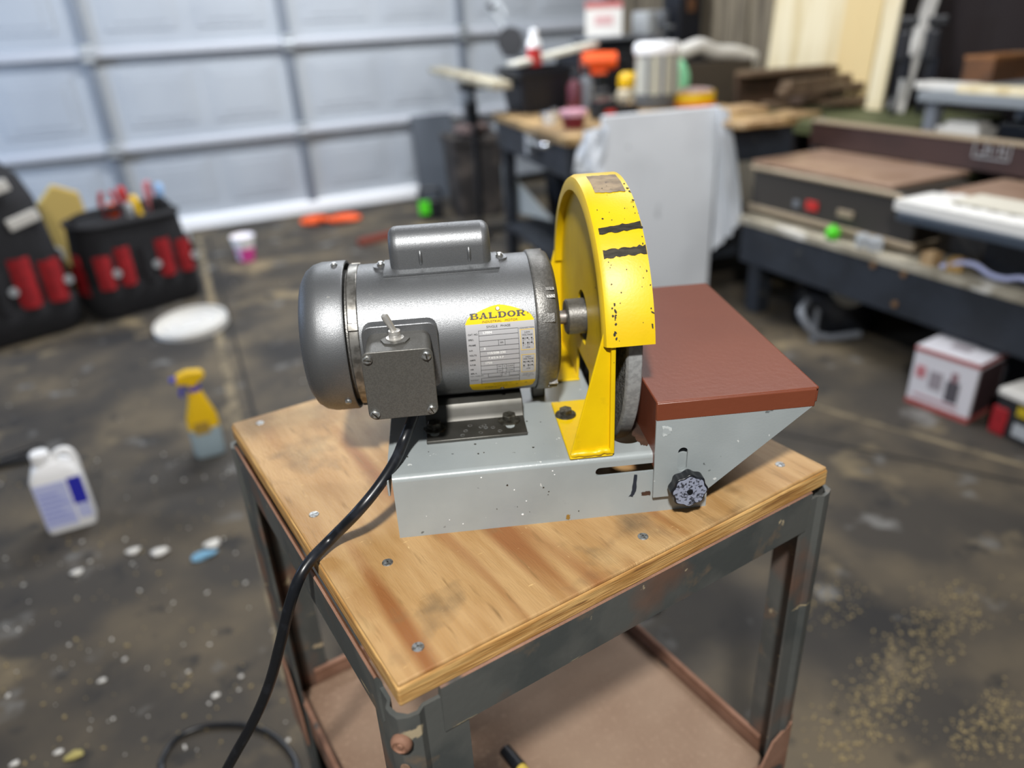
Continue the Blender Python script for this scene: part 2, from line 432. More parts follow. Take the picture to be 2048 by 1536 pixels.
def slot(cx, cy, hw, hh, n=7):
    "rounded slot outline with half sizes hw, hh"
    r = min(hw, hh); return rrect(cx-hw, cx+hw, cy-hh, cy+hh, r*.99, n)

# base: folded sheet steel channel
b = MB(); BL, BD, t = .682, .636, .006
vs, fs = holed(rrect(.0, BL, .012, BD-.012, .001, 1), [slot(.518, .318, .034, .272)], HB-t, HB); b.add(vs, fs)
vs, fs = holed([(0, 0), (BL, 0), (BL, HB-.012), (0, HB-.012)], [slot(.515, .118, .084, .0105)], 0, t, 'xz'); b.add(vs, fs)
b.bx(0, BL, BD-t, BD, 0, HB-.012)
for yc_, s_ in ((.012, -1), (BD-.012, 1)):
    pr = [(yc_+s_*.012*math.sin(R(a)), HB-.012+.012*math.cos(R(a))) for a in range(0, 91, 15)]
    pr += [(yc_+s_*.006*math.sin(R(a)), HB-.012+.006*math.cos(R(a))) for a in range(90, -1, -15)]
    b.prism(pr, 0, BL, 'yz')
b.bx(.01, .014, .006, BD-.006, 0, HB-.006); base = b.build('base', m_base, sander, 30, 0, S)  # inner end plate is unseen, added so the inside stays dark
MB().bx(-.012, -.007, .002, .62, HB-.045, HB-.006).bx(-.012, .002, .02, .6, HB-.008, HB-.003).build('end_lip', m_base, base, 30, .0006, S)
def patch(name, poly, m_, parent, plane, h, t_=.0012):
    return MB().prism(poly, h, h-t_ if plane == 'xz' else h+t_, plane).build(name, m_, parent, 0, 0, S)
def jag(pts, amp, n=6):
    out = []
    for i, p in enumerate(pts):
        q = pts[(i+1) % len(pts)]
        for k in range(n):
            u = k/n; out.append((p[0]*(1-u)+q[0]*u+random.uniform(-amp, amp), p[1]*(1-u)+q[1]*u+random.uniform(-amp, amp)))
    return out
patch('marker_line', jag([(.523, .103), (.517, .103), (.512, .062), (.506, .048), (.514, .046), (.521, .06)], .0012, 4), m_ink, base, 'xz', 0)
patch('rust_streak', jag([(.535, .056), (.553, .056), (.553, .045), (.533, .046)], .0015, 4), m_rustm, base, 'xz', 0)
patch('rust_stain', jag([(.552, .03), (.538, .035), (.532, .08), (.546, .13), (.558, .19), (.565, .19), (.566, .05)], .003, 5), m_rustm, base, 'xy', HB)
patch('varnish_spot', jag([(.366, .004), (.373, .004), (.375, .014), (.367, .015)], .0015, 4), mat('varnish', '8a6a2c', .4), base, 'xz', 0)
for k in range(34):       # chips knocked off the enamel
    x, y, z = random.uniform(.02, .66), random.uniform(.02, .2), random.uniform(.02, .14)
    r_ = random.uniform(.0012, .0035); n = random.randint(5, 8)
    if k % 2:
        if x > .34: x *= .5
        pts = [(x+r_*random.uniform(.6, 1.3)*math.cos(6.28*i/n), y+r_*random.uniform(.6, 1.3)*math.sin(6.28*i/n)) for i in range(n)]
        patch('paint_chip', pts, m_bolt, base, 'xy', HB, .0008)
    else:
        if .42 < x: x *= .6
        pts = [(x+r_*.7*random.uniform(.5, 1.3)*math.cos(6.28*i/n), z+r_*.7*random.uniform(.5, 1.3)*math.sin(6.28*i/n)) for i in range(n)]
        patch('paint_chip', pts, m_bolt if k % 4 else m_white, base, 'xz', 0, .0008)

# motor
motor = MB().lathe([(.12, -.05), (.1600, -.05), (.1600, .338), (.12, .338)], 96, AX, True).build('motor', m_motor, sander, 35, 0, S)
fan = MB().lathe([(.0, -.180), (.06, -.180), (.11, -.178), (.138, -.173), (.156, -.162), (.167, -.147), (.172, -.128), (.1725, -.078), (.171, -.074), (.166, -.0735), (.166, -.09), (.0, -.09)], 96, AX, False)
fan.build('fan_cover', m_motor, motor, 40, 0, S)
MB().lathe([(.1, -.09), (.150, -.09), (.150, -.06), (.1, -.06)], 64, AX).build('fan_gap', m_cast, motor, 40, 0, S)
lb = MB().lathe([(.11, -.0675), (.1600, -.0675), (.1625, -.0660), (.1625, -.0455), (.1605, -.0445), (.11, -.0445)], 96, AX)
def lug(mb, x0, x1, phi, dphi, r0, r1):
    def q(x, p, r): return onc(x, p, r)
    vs = [q(x, p, r) for x in (x0, x1) for p in (phi-dphi, phi, phi+dphi) for r in (r0, r1)]
    mb.add(vs, [(0, 2, 3, 1), (2, 4, 5, 3), (6, 7, 9, 8), (8, 9, 11, 10), (1, 3, 9, 7), (3, 5, 11, 9), (0, 1, 7, 6), (4, 10, 11, 5), (0, 6, 8, 2), (2, 8, 10, 4)])
for k in range(4): lug(lb, -.0665, -.0445, R(45+90*k-18), R(3), .15, .1665)
lb.build('end_band', m_band, motor, 40, .0006, S)
for px, py in ((697, 802), (668, 531)):
    x, ph = mcyl(px, py, .172)
    a = onc(x, ph, .170); c = onc(x, ph, .1765); e = onc(x, ph, .1785)
    s_ = MB().cyl(a, c, .0075, 16); s_.cyl(c, e, .0068, 16, .005)
    s_.build('screw', m_screw, motor, 40, 0, S)
bell = MB().lathe([(.11, .336), (.1615, .336), (.1650, .339), (.1655, .352), (.1640, .370), (.158, .383), (.140, .391), (.09, .397), (.035, .400), (.03, .405), (.0, .405)], 96, AX)
for k, ph in enumerate((22, 112, 202, 292)):
    lug(bell, .347, .378, R(ph), R(4), .12, .1658)
bell.build('end_bell', m_cast, motor, 40, .0012, S)
for ph in (41,):
    a = MB(); lug(a, .362, .380, R(ph-3), R(1.2), .15, .1675); lug(a, .362, .380, R(ph+3), R(1.2), .15, .1675)
    a.build('bell_boss', m_cast, motor, 0, 0, S)
a = MB(); lug(a, .364, .384, R(-49), R(1.2), .15, .168); lug(a, .364, .384, R(-43), R(1.2), .15, .168); a.build('bell_boss', m_cast, motor, 0, 0, S)
# capacitor cover
cy0, hw = .322, .047
pr = [(cy0-hw, .497), (cy0-hw, .556)]+[(cy0-hw*math.cos(R(a)), .556+.044*math.sin(R(a))) for a in range(15, 180, 15)]+[(cy0+hw, .556), (cy0+hw, .497)]
cap = MB().prism(pr, .030, .254, 'yz').build('capacitor_cover', m_motor, motor, 75, 0, S)
bv = cap.modifiers.new('bevel', 'BEVEL'); bv.width = .019*S; bv.segments = 5; bv.limit_method = 'ANGLE'; bv.angle_limit = R(60)
MB().grid(lambda u, v: onc(.014+.256*u, R(69+42*v), .1622+.0*u), 4, 12).grid(lambda u, v: onc(.014+.256*u, R(69+42*v), .1655), 4, 12, True).build('cover_flange', m_motor, motor, 35, 0, S)
fl = MB()
for u0, u1 in ((0, 1),):
    for v in (0, 1):
        fl.grid(lambda u, w_: onc(.014+.256*u, R(69+42*v), .161+.0045*w_), 4, 1)
    for u in (0, 1):
        fl.grid(lambda v, w_: onc(.014+.256*u, R(69+42*v), .161+.0045*w_), 12, 1)
fl.build('flange_edge', m_motor, motor, 35, 0, S)
for x in (.008, .274):
    s_ = MB().cyl(onc(x, R(86), .160), onc(x, R(86), .170), .0085, 16); s_.cyl(onc(x, R(86), .170), onc(x, R(86), .1735), .0072, 16, .005)
    MB().cyl(onc(x, R(86), .158), onc(x, R(86), .1645), .017, 20).build('flange_tab', m_motor, motor, 35, 0, S)
    s_.build('screw', m_screw, motor, 40, 0, S)
for x in (.098, .205):
    d = MB().tube(catmull([(x, cy0-hw+.004, .553), (x, cy0-hw-.0005, .546), (x, cy0-hw-.001, .534), (x, cy0-hw+.003, .524)], 4), .0042, 10)
    d.build('dimple', m_motor, motor, 60, 0, S)
# junction box
JX0, JX1, JZ0, JZ1, JY = -.032, .110, .272, .423, .048
g = MB().prism(rrect(JX0-.006, JX1+.012, JZ0+.01, JZ1+.012, .02), .150, .185, 'xz'); g.build('box_gasket', m_motor, motor, 40, .002*S, S)
jb = MB().prism(rrect(JX0+.004, JX1-.004, JZ0+.004, JZ1-.004, .018), JY, .178, 'xz').build('junction_box', m_motor_d, motor, 40, 0, S)
jl = MB().prism(rrect(JX0, JX1, JZ0, JZ1, .016), JY-.006, JY, 'xz').build('box_lid', m_motor_d, motor, 40, .0007, S)
for x, z, an in ((JX0+.013, JZ1-.014, 10), (JX1-.013, JZ1-.016, 80), (JX1-.013, JZ0+.014, 60), (JX0+.013, JZ0+.014, 50)):
    s_ = MB().cyl((x, JY-.006, z), (x, JY-.0095, z), .0098, 18); s_.cyl((x, JY-.0095, z), (x, JY-.0125, z), .0092, 18, .0065)
    s_.mi(1).box((x, JY-.0125, z), (.015, .0014, .0022), mtx=Matrix.Rotation(R(an), 4, 'Y'))
    s_.build('screw', [m_screw, m_bolt], motor, 40, 0, S)
sw = MB(); sx, sy, sz = .035, .105, JZ1-.004
sw.mi(1).lathe([(.03, 0), (.03, .004), (.01, .007)], 8, Matrix.Translation((sx, sy, sz)))
sw.mi(0).lathe([(.0185, .003), (.0185, .007), (.0125, .007), (.0125, .012), (.0115, .013), (.0125, .014), (.0125, .022), (.010, .023)], 20, Matrix.Translation((sx, sy, sz)))
sw.lathe([(.0062, 0), (.0072, .018), (.0078, .036), (.0066, .0415), (.003, .0435)], 16, Matrix.Translation((sx, sy, sz+.02)) @ Matrix.Rotation(R(-23), 4, 'Y') @ Matrix.Rotation(R(6), 4, 'X'))
sw.build('toggle_switch', [mat('nickel', 'c9c7c2', .3, .6), m_motor_d], motor, 40, 0, S)
# motor mounting foot
pr = [(.123, HB), (.123, HB+.008), (.186, HB+.008), (.198, HB+.012), (.205, HB+.022), (.209, HB+.036), (.217, HB+.047), (.234, HB+.054), (.29, HB+.058),
      (.346, HB+.058), (.402, HB+.054), (.419, HB+.047), (.427, HB+.036), (.431, HB+.022), (.438, HB+.012), (.45, HB+.008), (.513, HB+.008), (.513, HB),
      (.445, HB), (.43, HB+.004), (.421, HB+.018), (.416, HB+.034), (.408, HB+.041), (.39, HB+.046), (.318, HB+.05), (.246, HB+.046), (.228, HB+.041), (.220, HB+.034), (.215, HB+.018), (.206, HB+.004), (.19, HB)]
m_foot = mat('foot_steel', '565551', .42, .7, '474641', 30, .4, .65, c3='4a4843', scale3=120, lo3=.68, hi3=.72)
foot = MB().prism(pr, .074, .302, 'yz').build('mounting_foot', m_foot, motor, 30, .0008, S)
MB().bx(.085, .29, .26, .376, HB+.045, .21).build('foot_weld', m_foot, motor, 0, 0, S)
MB().bx(.335, .368, .30, .336, HB, .205).build('rear_pad', m_foot, motor, 0, .002, S)
def bolt(x, y, z, parent, r=.017):
    o = MB().lathe([(r*1.55, 0), (r*1.5, .003), (r*.9, .0045)], 24, Matrix.Translation((x, y, z)))
    o.lathe([(r*.98, .004), (r*.98, .015), (r*.85, .017)], 6, Matrix.Translation((x, y, z)) @ Matrix.Rotation(.4, 4, 'Z'))
    return o.build('bolt', m_bolt, parent, 30, 0, S)
for x, y in ((.093, .180), (.266, .186), (.093, .456), (.266, .456)): bolt(x, y, HB+.008, motor)
for x, y in ((.093, .155), (.266, .161)):
    patch('bolt_slot', slot(x, y, .010, .012), m_base, motor, 'xy', HB+.0082, .0006)
for k in range(9):
    x, y = random.uniform(.14, .285), random.uniform(.133, .185); ri, ro = .0035, .0052
    an = [(x+ro*math.cos(6.28*i/12), y+ro*math.sin(6.28*i/12)) for i in range(12)]; inn = [(x+ri*math.cos(6.28*i/12), y+ri*math.sin(6.28*i/12)) for i in range(12)]
    vs, fs = holed(an, [inn], HB+.008, HB+.0087); MB().add(vs, fs).build('water_ring', m_screw, motor, 0, 0, S)
# shaft and hub
MB().cyl((.39, YC, ZC), (.50, YC, ZC), .0165, 20).build('shaft', mat('rusty_shaft', '6d5247', .45, .7, '9a9691', 60, .45, .6), sander, 40, 0, S)
MB().lathe([(.017, .424), (.038, .424), (.0425, .428), (.0425, .47), (.030, .474), (.030, .503)], 40, AX).build('hub', m_cast, sander, 40, 0, S)

# ---- nameplate: wrapped round the motor
NX0, NX1 = .1815, .331; NW = NX1-NX0
def yphi(y): return R(21.5)-math.asin(max(-.99, min(.99, (y-400)/1019)))   # crop row -> angle round the motor
PT, PB = R(35.5), R(-50); BT, BB = R(21.5), R(-34.5)
def top_phi(u):
    e = abs(2*u-1); v = PT-(PT-R(25.5))*(e**1.5)
    if e > .86: v -= (v-BT)*.9*(((e-.86)/.14)**2.2)
    return v
def bot_phi(u):
    e = abs(2*u-1); v = PB+R(4.5)*(e**1.6)
    if e > .88: v += (BB-v)*.75*(((e-.88)/.12)**2.2)
    return v
npm = MB(); RN = .1612
def strip(f0, f1, mi_, nv):
    npm.mi(mi_); npm.grid(lambda u, v: onc(NX0+NW*u, f0(u)*(1-v)+f1(u)*v, RN), 28, nv)
strip(lambda u: BT, top_phi, 0, 6); strip(lambda u: BB, lambda u: BT, 1, 20); strip(bot_phi, lambda u: BB, 0, 6)
m_ny = mat('label_yellow', 'ecc405', .55, spec=.2); m_ns = mat('label_silver', 'b4b4b6', .45, .25, spec=.3); m_nk = mat('label_black', '15140f', .5); m_nw = mat('label_white', 'f2f2ee', .4)
npm.build('nameplate', [m_ny, m_ns], motor, 35, 0, S)
lt = MB()
def put(vs, fs, mi_, h=.0006):
    lt.mi(mi_); lt.add([onc(NX0+NW*x, p, RN+h) for x, p in vs], fs)
def txt(s_, x, y, size, mi_=0, xs_=1.0, shear=0, off=0):
    "text centred at plate fraction x and crop row y; size in plate widths"
    vs, fs = text2d(s_, size, xs_, shear, 'CENTER', off); p0 = yphi(y)
    put([(x+a, p0+b_*NW/RN) for a, b_ in vs], fs, mi_)
def line(x0, y0, x1, y1, w_=.0045, mi_=0):
    p0, p1 = yphi(y0), yphi(y1); n = 1 if abs(y0-y1) < 8 else max(2, int(abs(y0-y1)/25))
    if n == 1: put([(x0, p0-w_*.5), (x1, p0-w_*.5), (x1, p0+w_*.5), (x0, p0+w_*.5)], [(0, 1, 2, 3)], mi_)
    else:
        for k in range(n):
            a, c = p0+(p1-p0)*k/n, p0+(p1-p0)*(k+1)/n
            put([(x0-w_*.5, a), (x0+w_*.5, a), (x0+w_*.5, c), (x0-w_*.5, c)], [(0, 1, 2, 3)], mi_)
def rectl(x0, y0, x1, y1, w_=.0045, mi_=0):
    line(x0, y0, x1, y0, w_, mi_); line(x0, y1, x1, y1, w_, mi_); line(x0, y0, x0, y1, w_, mi_); line(x1, y0, x1, y1, w_, mi_)
# wide slab-serif maker's name
def slabs(word, x0, x1, yc_, h):
    n = len(word); cw = (x1-x0)/n; p0 = yphi(yc_)
    def blk(cx, a, b_, c, d):                              # box in letter space 0..1
        put([(cx+cw*.94*a, p0+(b_-.5)*h*NW/RN), (cx+cw*.94*c, p0+(b_-.5)*h*NW/RN), (cx+cw*.94*c, p0+(d-.5)*h*NW/RN), (cx+cw*.94*a, p0+(d-.5)*h*NW/RN)], [(0, 1, 2, 3)], 0)
    def arc(cx, ax, ay, rx, ry, tx, ty, a0, a1):
        n_ = 14; vs = []
        for k in range(n_+1):
            a = R(a0+(a1-a0)*k/n_)
            for e in (0, 1):
                X = ax+(rx-e*tx)*math.cos(a); Y = ay+(ry-e*ty)*math.sin(a); vs.append((cx+cw*.94*X, p0+(Y-.5)*h*NW/RN))
        put(vs, [(2*k, 2*k+2, 2*k+3, 2*k+1) for k in range(n_)], 0)
    def quad(cx, pts):
        put([(cx+cw*.94*X, p0+(Y-.5)*h*NW/RN) for X, Y in pts], [(0, 1, 2, 3)], 0)
    sv = .17
    for i, ch in enumerate(word):
        c = x0+cw*i
        if ch in 'BDRL': blk(c, .02, 0, .40, sv) if ch != 'L' else blk(c, .02, 0, .95, sv); blk(c, .02, 1-sv, .40, 1); blk(c, .10, 0, .36, 1)
        if ch == 'B':
            blk(c, .12, 0, .65, sv*.8); blk(c, .12, .46, .6, .56); blk(c, .12, 1-sv*.8, .6, 1)
            arc(c, .6, .765, .32, .235, .24, .11, -90, 90); arc(c, .64, .27, .35, .27, .25, .11, -90, 90)
        if ch == 'D': blk(c, .12, 0, .55, sv*.8); blk(c, .12, 1-sv*.8, .55, 1); arc(c, .5, .5, .48, .5, .25, .14, -90, 90)
        if ch == 'R':
            blk(c, .12, .42, .6, .53); blk(c, .12, 1-sv*.8, .6, 1); arc(c, .6, .72, .34, .28, .24, .11, -90, 90)
            quad(c, [(.5, .48), (.72, .48), (.92, .0), (.72, .0)]); blk(c, .70, 0, 1.0, sv)
        if ch == 'L': blk(c, .80, 0, .95, .36)
        if ch == 'A':
            quad(c, [(.12, .0), (.22, .0), (.55, 1), (.42, 1)]); quad(c, [(.66, .0), (.88, .0), (.62, 1), (.40, 1)])
            blk(c, 0, 0, .34, sv); blk(c, .56, 0, 1.0, sv); blk(c, .25, .28, .75, .38)
        if ch == 'O': arc(c, .5, .5, .49, .5, .25, .14, 0, 360)
slabs('BALDOR', .075, .885, 292, .088)
txt('\u00ae', .915, 300, .035)
txt('INDUSTRIAL   MOTOR', .50, 377, .046, 0, 1.12, .15)
txt('SINGLE   PHASE', .475, 447, .046, 0, 1.1)
TX0, TX1 = .182, .755
rows = [491, 559, 633, 709, 777, 843, 911, 978, 1040, 1098]
for y in rows: line(TX0, y, TX1, y)
line(TX0, rows[0], TX0, rows[-1]); line(TX1, rows[0], TX1, rows[-1])
for k, nm in enumerate(('CAT. NO.', 'SPEC.', 'FRAME', 'H.P.', 'VOLTS', 'AMPS', 'R.P.M.', 'HZ', 'SER. F.')):
    vs, fs = text2d(nm, .033, 1.05, 0, 'LEFT', .0005); p0 = yphi((rows[k]+rows[k+1])/2+12)
    put([(.025+a, p0+b_*NW/RN) for a, b_ in vs], fs, 0)
for nm, y in (('FULL LOAD EFF.', 1122), ('RATING', 1182)):
    vs, fs = text2d(nm, .028 if y < 1150 else .032, 1.0, 0, 'LEFT'); put([(.02+a, yphi(y)+b_*NW/RN) for a, b_ in vs], fs, 0)
rectl(.285, 1098, .49, 1148); rectl(.60, 1098, TX1, 1148); txt('PF', .545, 1124, .03); txt('%', .47, 1126, .026); txt('%', .735, 1126, .026)
rectl(.182, 1160, TX1, 1252); line(.182, 1206, TX1, 1206)
line(.46, 633, .46, 709); line(.555, 633, .555, 709); txt('SER.', .508, 672, .032)
line(.42, 978, .42, 1098); line(.50, 978, .50, 1098); line(.555, 978, .555, 1098); line(.67, 978, .67, 1098)
txt('PH', .46, 1008, .034); txt('1', .528, 1008, .045, 0, 1.2); txt('CLASS', .612, 1008, .032); txt('DES', .46, 1070, .03); txt('CODE', .612, 1070, .032)
for s_, y, x in (('L3504', 524, .31), ('.5', 742, .25), ('115/208-230', 808, .42), ('7.4/3.9-3.7', 876, .41), ('1725', 944, .30)):
    txt(s_, x, y, .046, 1, 1.15, 0, .001)
txt('CONNECTION', .878, 500, .032, 0, 1.05)
rectl(.785, 520, .985, 800, .006, 2); rectl(.785, 868, .985, 1118, .006, 2)
txt('LOW', .885, 560, .034); txt('VOLTAGE', .885, 596, .034); txt('LINE', .885, 770, .03); txt('HIGH', .885, 902, .034); txt('VOLTAGE', .885, 932, .034); txt('LINE', .885, 1070, .03)
def dot(x, y, r_=.011):
    p0 = yphi(y); put([(x+r_*math.cos(6.28*k/8), p0+r_*NW/RN*math.sin(6.28*k/8)) for k in range(8)], [tuple(range(8))], 0)
for x, y in ((.82, 640), (.885, 640), (.945, 640), (.82, 705), (.885, 705), (.945, 705), (.82, 970), (.885, 970), (.945, 970), (.82, 1022), (.885, 1022), (.945, 1022)): dot(x, y)
for a in ((.82, 640, .885, 640), (.82, 640, .82, 705), (.945, 640, .945, 705), (.885, 705, .945, 705), (.82, 705, .82, 750), (.885, 705, .885, 750), (.82, 970, .945, 970), (.885, 1022, .945, 1022), (.82, 1022, .82, 1050), (.885, 1022, .885, 1050)): line(*a)
for s_, x, y in (('3', .845, 660), ('6', .905, 660), ('2', .965, 660), ('1', .845, 725), ('4', .905, 725), ('5', .965, 725), ('3', .84, 985), ('6', .905, 985), ('2', .962, 985), ('1', .84, 1036), ('4', .905, 1036), ('5', .965, 1036)): txt(s_, x, y, .026)
txt('TO REV. ROT.', .885, 1148, .025); txt('INTERCHANGE', .885, 1170, .025); txt('5 & 8', .885, 1190, .022)
txt('BALDOR ELECTRIC CO.', .50, 1268, .026); txt('FT. SMITH, ARK.', .50, 1288, .024); txt('MADE IN U.S.A.', .50, 1306, .022)
txt('SP', .72, 1296, .034); txt('UL', .86, 1282, .034, 0, 1, .1, .001)
rectl(.24, 1304, .40, 1324, .004); txt('BALDOR', .32, 1314, .02)
lt.build('nameplate_lettering', [m_nk, m_nw, m_ny], motor, 0, 0, S)
for u, ph in ((.485, 32.3), (.50, -46.8)):
    c = onc(NX0+NW*u, R(ph), .1605); e = onc(NX0+NW*u, R(ph), .1645)
    MB().cyl(c, e, .0052, 14, .0035).build('rivet', m_steel, motor, 40, 0, S)

# ---- guard
GX0, GX1, GR, GZ = .448, .549, .331, .350
def yz(a, r_): return (YC-r_*math.cos(R(a)), GZ+r_*math.sin(R(a)))
A1, A2 = 10.5, 169.5; NA = 72
prof = [(GX0+.014, GR), (GX1, GR), (GX1, GR-.007), (GX0+.016, GR-.007), (GX0+.006, GR-.016), (GX0+.006, .303), (GX0+.019, .303), (GX0+.019, .298), (GX0, .298), (GX0, GR-.014), (GX0+.004, GR-.005)]
g = MB(); vs = []; k = len(prof)
for i in range(NA+1):
    a = A1+(A2-A1)*i/NA
    for x, r_ in prof:
        y, z = yz(a, r_); vs.append((x, y, z))
fs = [(i*k+j, i*k+(j+1) % k, (i+1)*k+(j+1) % k, (i+1)*k+j) for i in range(NA) for j in range(k)]+[tuple(range(k)), tuple(range(NA*k, NA*k+k))[::-1]]
guard = g.add(vs, fs).build('guard', m_yel, sander, 30, 0, S)
out = [(.014, HB)]+[(.014, .41)]+[yz(a, .318) for a in range(14, 170, 6)]+[(.622, .41), (.622, HB), (.40, HB), (.395, HB+.09)]+[(YC+.03, GZ-.10)]
out += [(.241, HB+.09), (.236, HB)]
hole = [(YC-.062*math.cos(R(a)), ZC+.062*math.sin(R(a))) for a in range(-50, 231, 14)]+[(YC+.03, .29), (YC-.03, .29)]
out = [p for p in out if p != (YC+.03, GZ-.10)]
vs, fs = holed(out, [hole], .466, .472, 'yz')
MB().add(vs, fs).build('backing_plate', m_yel, guard, 30, 0, S)
for sgn, yf in ((1, .0), (-1, .636)):
    Y = lambda d: yf+sgn*d
    f = MB().bx(.376, .470, Y(.002), Y(.261), HB, HB+.006); f.build('guard_foot', m_yel, guard, 0, .0012, S)
    f = MB().prism([(.378, HB+.004), (.470, HB+.004), (.470, .438), (.449, .438)], Y(.010), Y(.016), 'xz')
    f.bx(.462, .472, Y(.0), Y(.016), HB+.006, .42)
    f.build('gusset', m_yel, guard, 0, .0012, S)
    f = MB().tube(catmull([(.380, Y(.008), HB+.009), (.40, Y(.007), HB+.011), (.43, Y(.006), HB+.010), (.45, Y(.007), HB+.013), (.466, Y(.006), HB+.010)], 4), [.006, .007, .0075, .0065, .007, .0085, .0075, .007, .006, .008, .009, .008, .007, .0075, .008, .007, .006], 8)
    f.build('weld_bead', m_yel, guard, 60, 0, S)
    bolt(.400, Y(.190), HB+.006, guard, .016)
def band_patch(name, x0, x1, a0, a1, m_, amp, h=.0012, tilt=0):
    n = 14; o = MB(); e0 = [random.uniform(-1, 1)*amp for _ in range(n+1)]; e1 = [random.uniform(-1, 1)*amp for _ in range(n+1)]
    vs = []
    for i in range(n+1):
        u = i/n; x = x0+(x1-x0)*u
        for a in (a0+e0[i]+tilt*u, (a0+a1)/2+tilt*u, a1+e1[i]+tilt*u*1.3):
            y, z = yz(a, GR+h); vs.append((x, y, z))
    o.add(vs, [(i*3+j, i*3+j+1, i*3+j+4, i*3+j+3) for i in range(n) for j in (0, 1)])
    return o.build(name, m_, guard, 40, 0, S)
def gang(px, py): x, a = mcyl(px, py, GR, YC, GZ); return x, math.degrees(a)
xa, aa = gang(1200, 462); xb, ab = gang(1280, 446)
band_patch('bare_streak', GX0+.012, GX1-.001, aa-1.6, aa+1.2, m_char, .35, tilt=(ab-aa)*.6)
xa, aa = gang(1212, 510); xb, ab = gang(1292, 498)
band_patch('bare_streak', GX0+.013, GX1-.001, aa-1.2, aa+1.8, m_char, .4, tilt=(ab-aa)*.6)
_, pa0 = gang(1205, 386); band_patch('worn_patch', GX0+.026, GX1-.010, pa0, pa0+17, m_olive, .4)
m_chip = mat('chip_dark', '26231a', .7)
for k in range(70):
    edge = k % 3
    a = random.uniform(12, 78); x = {0: GX0+.018+random.uniform(0, .008), 1: GX1-random.uniform(.001, .008), 2: random.uniform(GX0+.02, GX1-.004)}[edge]
    if edge == 0 and k % 2: a = random.uniform(13, 26)
    r_ = random.uniform(.0012, .0032) if edge < 2 else random.uniform(.0008, .0016); n = 6
    vs = []
    for i in range(n):
        rr = r_*random.uniform(.5, 1.5); y, z = yz(a+math.degrees(rr*math.sin(6.28*i/n)/GR), GR+.0009); vs.append((x+rr*.8*math.cos(6.28*i/n), y, z))
    MB().add(vs, [tuple(range(n))]).build('paint_chip', m_chip, guard, 0, 0, S)
# ---- disc
AXD = Matrix.Translation((0, YC, GZ)) @ Matrix.Rotation(R(90), 4, 'Y')
d = MB().mi(1).lathe([(.03, .500), (.18, .500), (.286, .500)], 96, AXD, False)
d.mi(0).lathe([(.286, .500), (.292, .5015), (.295, .5045), (.295, .531), (.2925, .5335), (.03, .5335)], 96, AXD, False)
d.build('sanding_disc', [m_disc, m_rough], sander, 40, 0, S)
# ---- table
TX, TXR, TYB, TZ = .556, .903, .682, .281
tb = MB().bx(TX, TXR, -.010, TYB, TZ-.006, TZ)
table = tb.build('work_table', m_brown, sander, 30, .0022, S, 3)
MB().bx(TX, TXR-.006, -.0135, -.008, .237, TZ-.002).build('front_skirt', m_brown, table, 30, .0010, S, 2)
MB().bx(TXR-.004, TXR+.003, -.004, TYB, .243, TZ-.002).build('side_skirt', m_brown, table, 30, .0010, S, 2)
MB().bx(TX, TX+.006, -.008, TYB, .120, TZ-.002).build('inner_skirt', m_brown, table, 30, .0006, S, 2)
MB().bx(TX, TXR, TYB-.006, TYB, .237, TZ-.002).build('rear_skirt', m_brown, table, 30, .0010, S, 2)
br = [(TX, .238), (TX, .047), (.668, .047), (TXR-.012, .238)]
for yy in (-.0135, TYB-.006):
    vs, fs = holed(br, [slot(.617, .138, .0105, .03)], yy, yy+.005, 'xz')
    MB().add(vs, fs).build('bracket', m_base, table, 30, 0, S)
MB().bx(.604, .630, -.0065, -.0025, .08, .15).build('slide', m_base, table, 0, 0, S)
kc = (.6245, .080); kn = MB(); n = 96; pol = []
for i in range(n):
    a = 2*math.pi*i/n; r_ = .0390+.0022*math.cos(8*a); pol.append((kc[0]+r_*math.cos(a), kc[1]+r_*math.sin(a)))
knob = kn.prism(pol, -.050, -.024, 'xz').build('knob', m_black, table, 40, .0012, S, 3)
MB().cyl((kc[0], -.024, kc[1]), (kc[0], -.0135, kc[1]), .020, 24).build('knob_stem', m_black, knob, 40, 0, S)
pol = [(kc[0]+(p[0]-kc[0])*.89, kc[1]+(p[1]-kc[1])*.89) for p in pol]
MB().prism(pol, -.0512, -.050, 'xz').build('knob_face', mat('worn_knob', '8a90a2', .65, 0, '2a2d36', 420, .50, .60, 6), knob, 40, 0, S)
MB().cyl((kc[0], -.0535, kc[1]), (kc[0], -.051, kc[1]), .006, 12, .007).build('knob_screw', m_black, knob, 40, 0, S)
patch('scuff_mark', jag([(.572, .20), (.585, .203), (.592, .215), (.582, .226), (.57, .222)], .003, 4), mat('scuff', 'b9bfbf', .6, 0, '9aa1a2', 150, .45, .55), table, 'xz', -.0136, .0006)
# ---- power cord
def onplane(px, py, p, nrm):
    r = ray(px, py); return CAM+r*((p-CAM).dot(nrm)/r.dot(nrm))
def m2w(v): return Vector((A0.x, A0.y, CZ))+Matrix.Rotation(MA, 3, 'Z') @ (Vector(v)*S)
def w2m(v): return Rm @ (v-Vector((A0.x, A0.y, CZ)))
cxd = Matrix.Rotation(CA, 3, 'Z') @ Vector((1, 0, 0))
rc = .0052
path = [m2w(v) for v in ((.075, .13, .276), (.062, .12, .262), (.052, .11, .235))]
path += [m2w(mp(808, 880, y=.090)), m2w(mp(790, 922, y=.045)), m2w(mp(757, 973, y=-.0)), m2w(mp(715, 1024, y=-.03)), m2w(mp(665, 1075, z=.032))]
path += [at(622, 1120, z=CZ+.006)]
fwd = Vector((ray(1024, 768).x, ray(1024, 768).y, 0)).normalized(); ec = path[-1].copy()
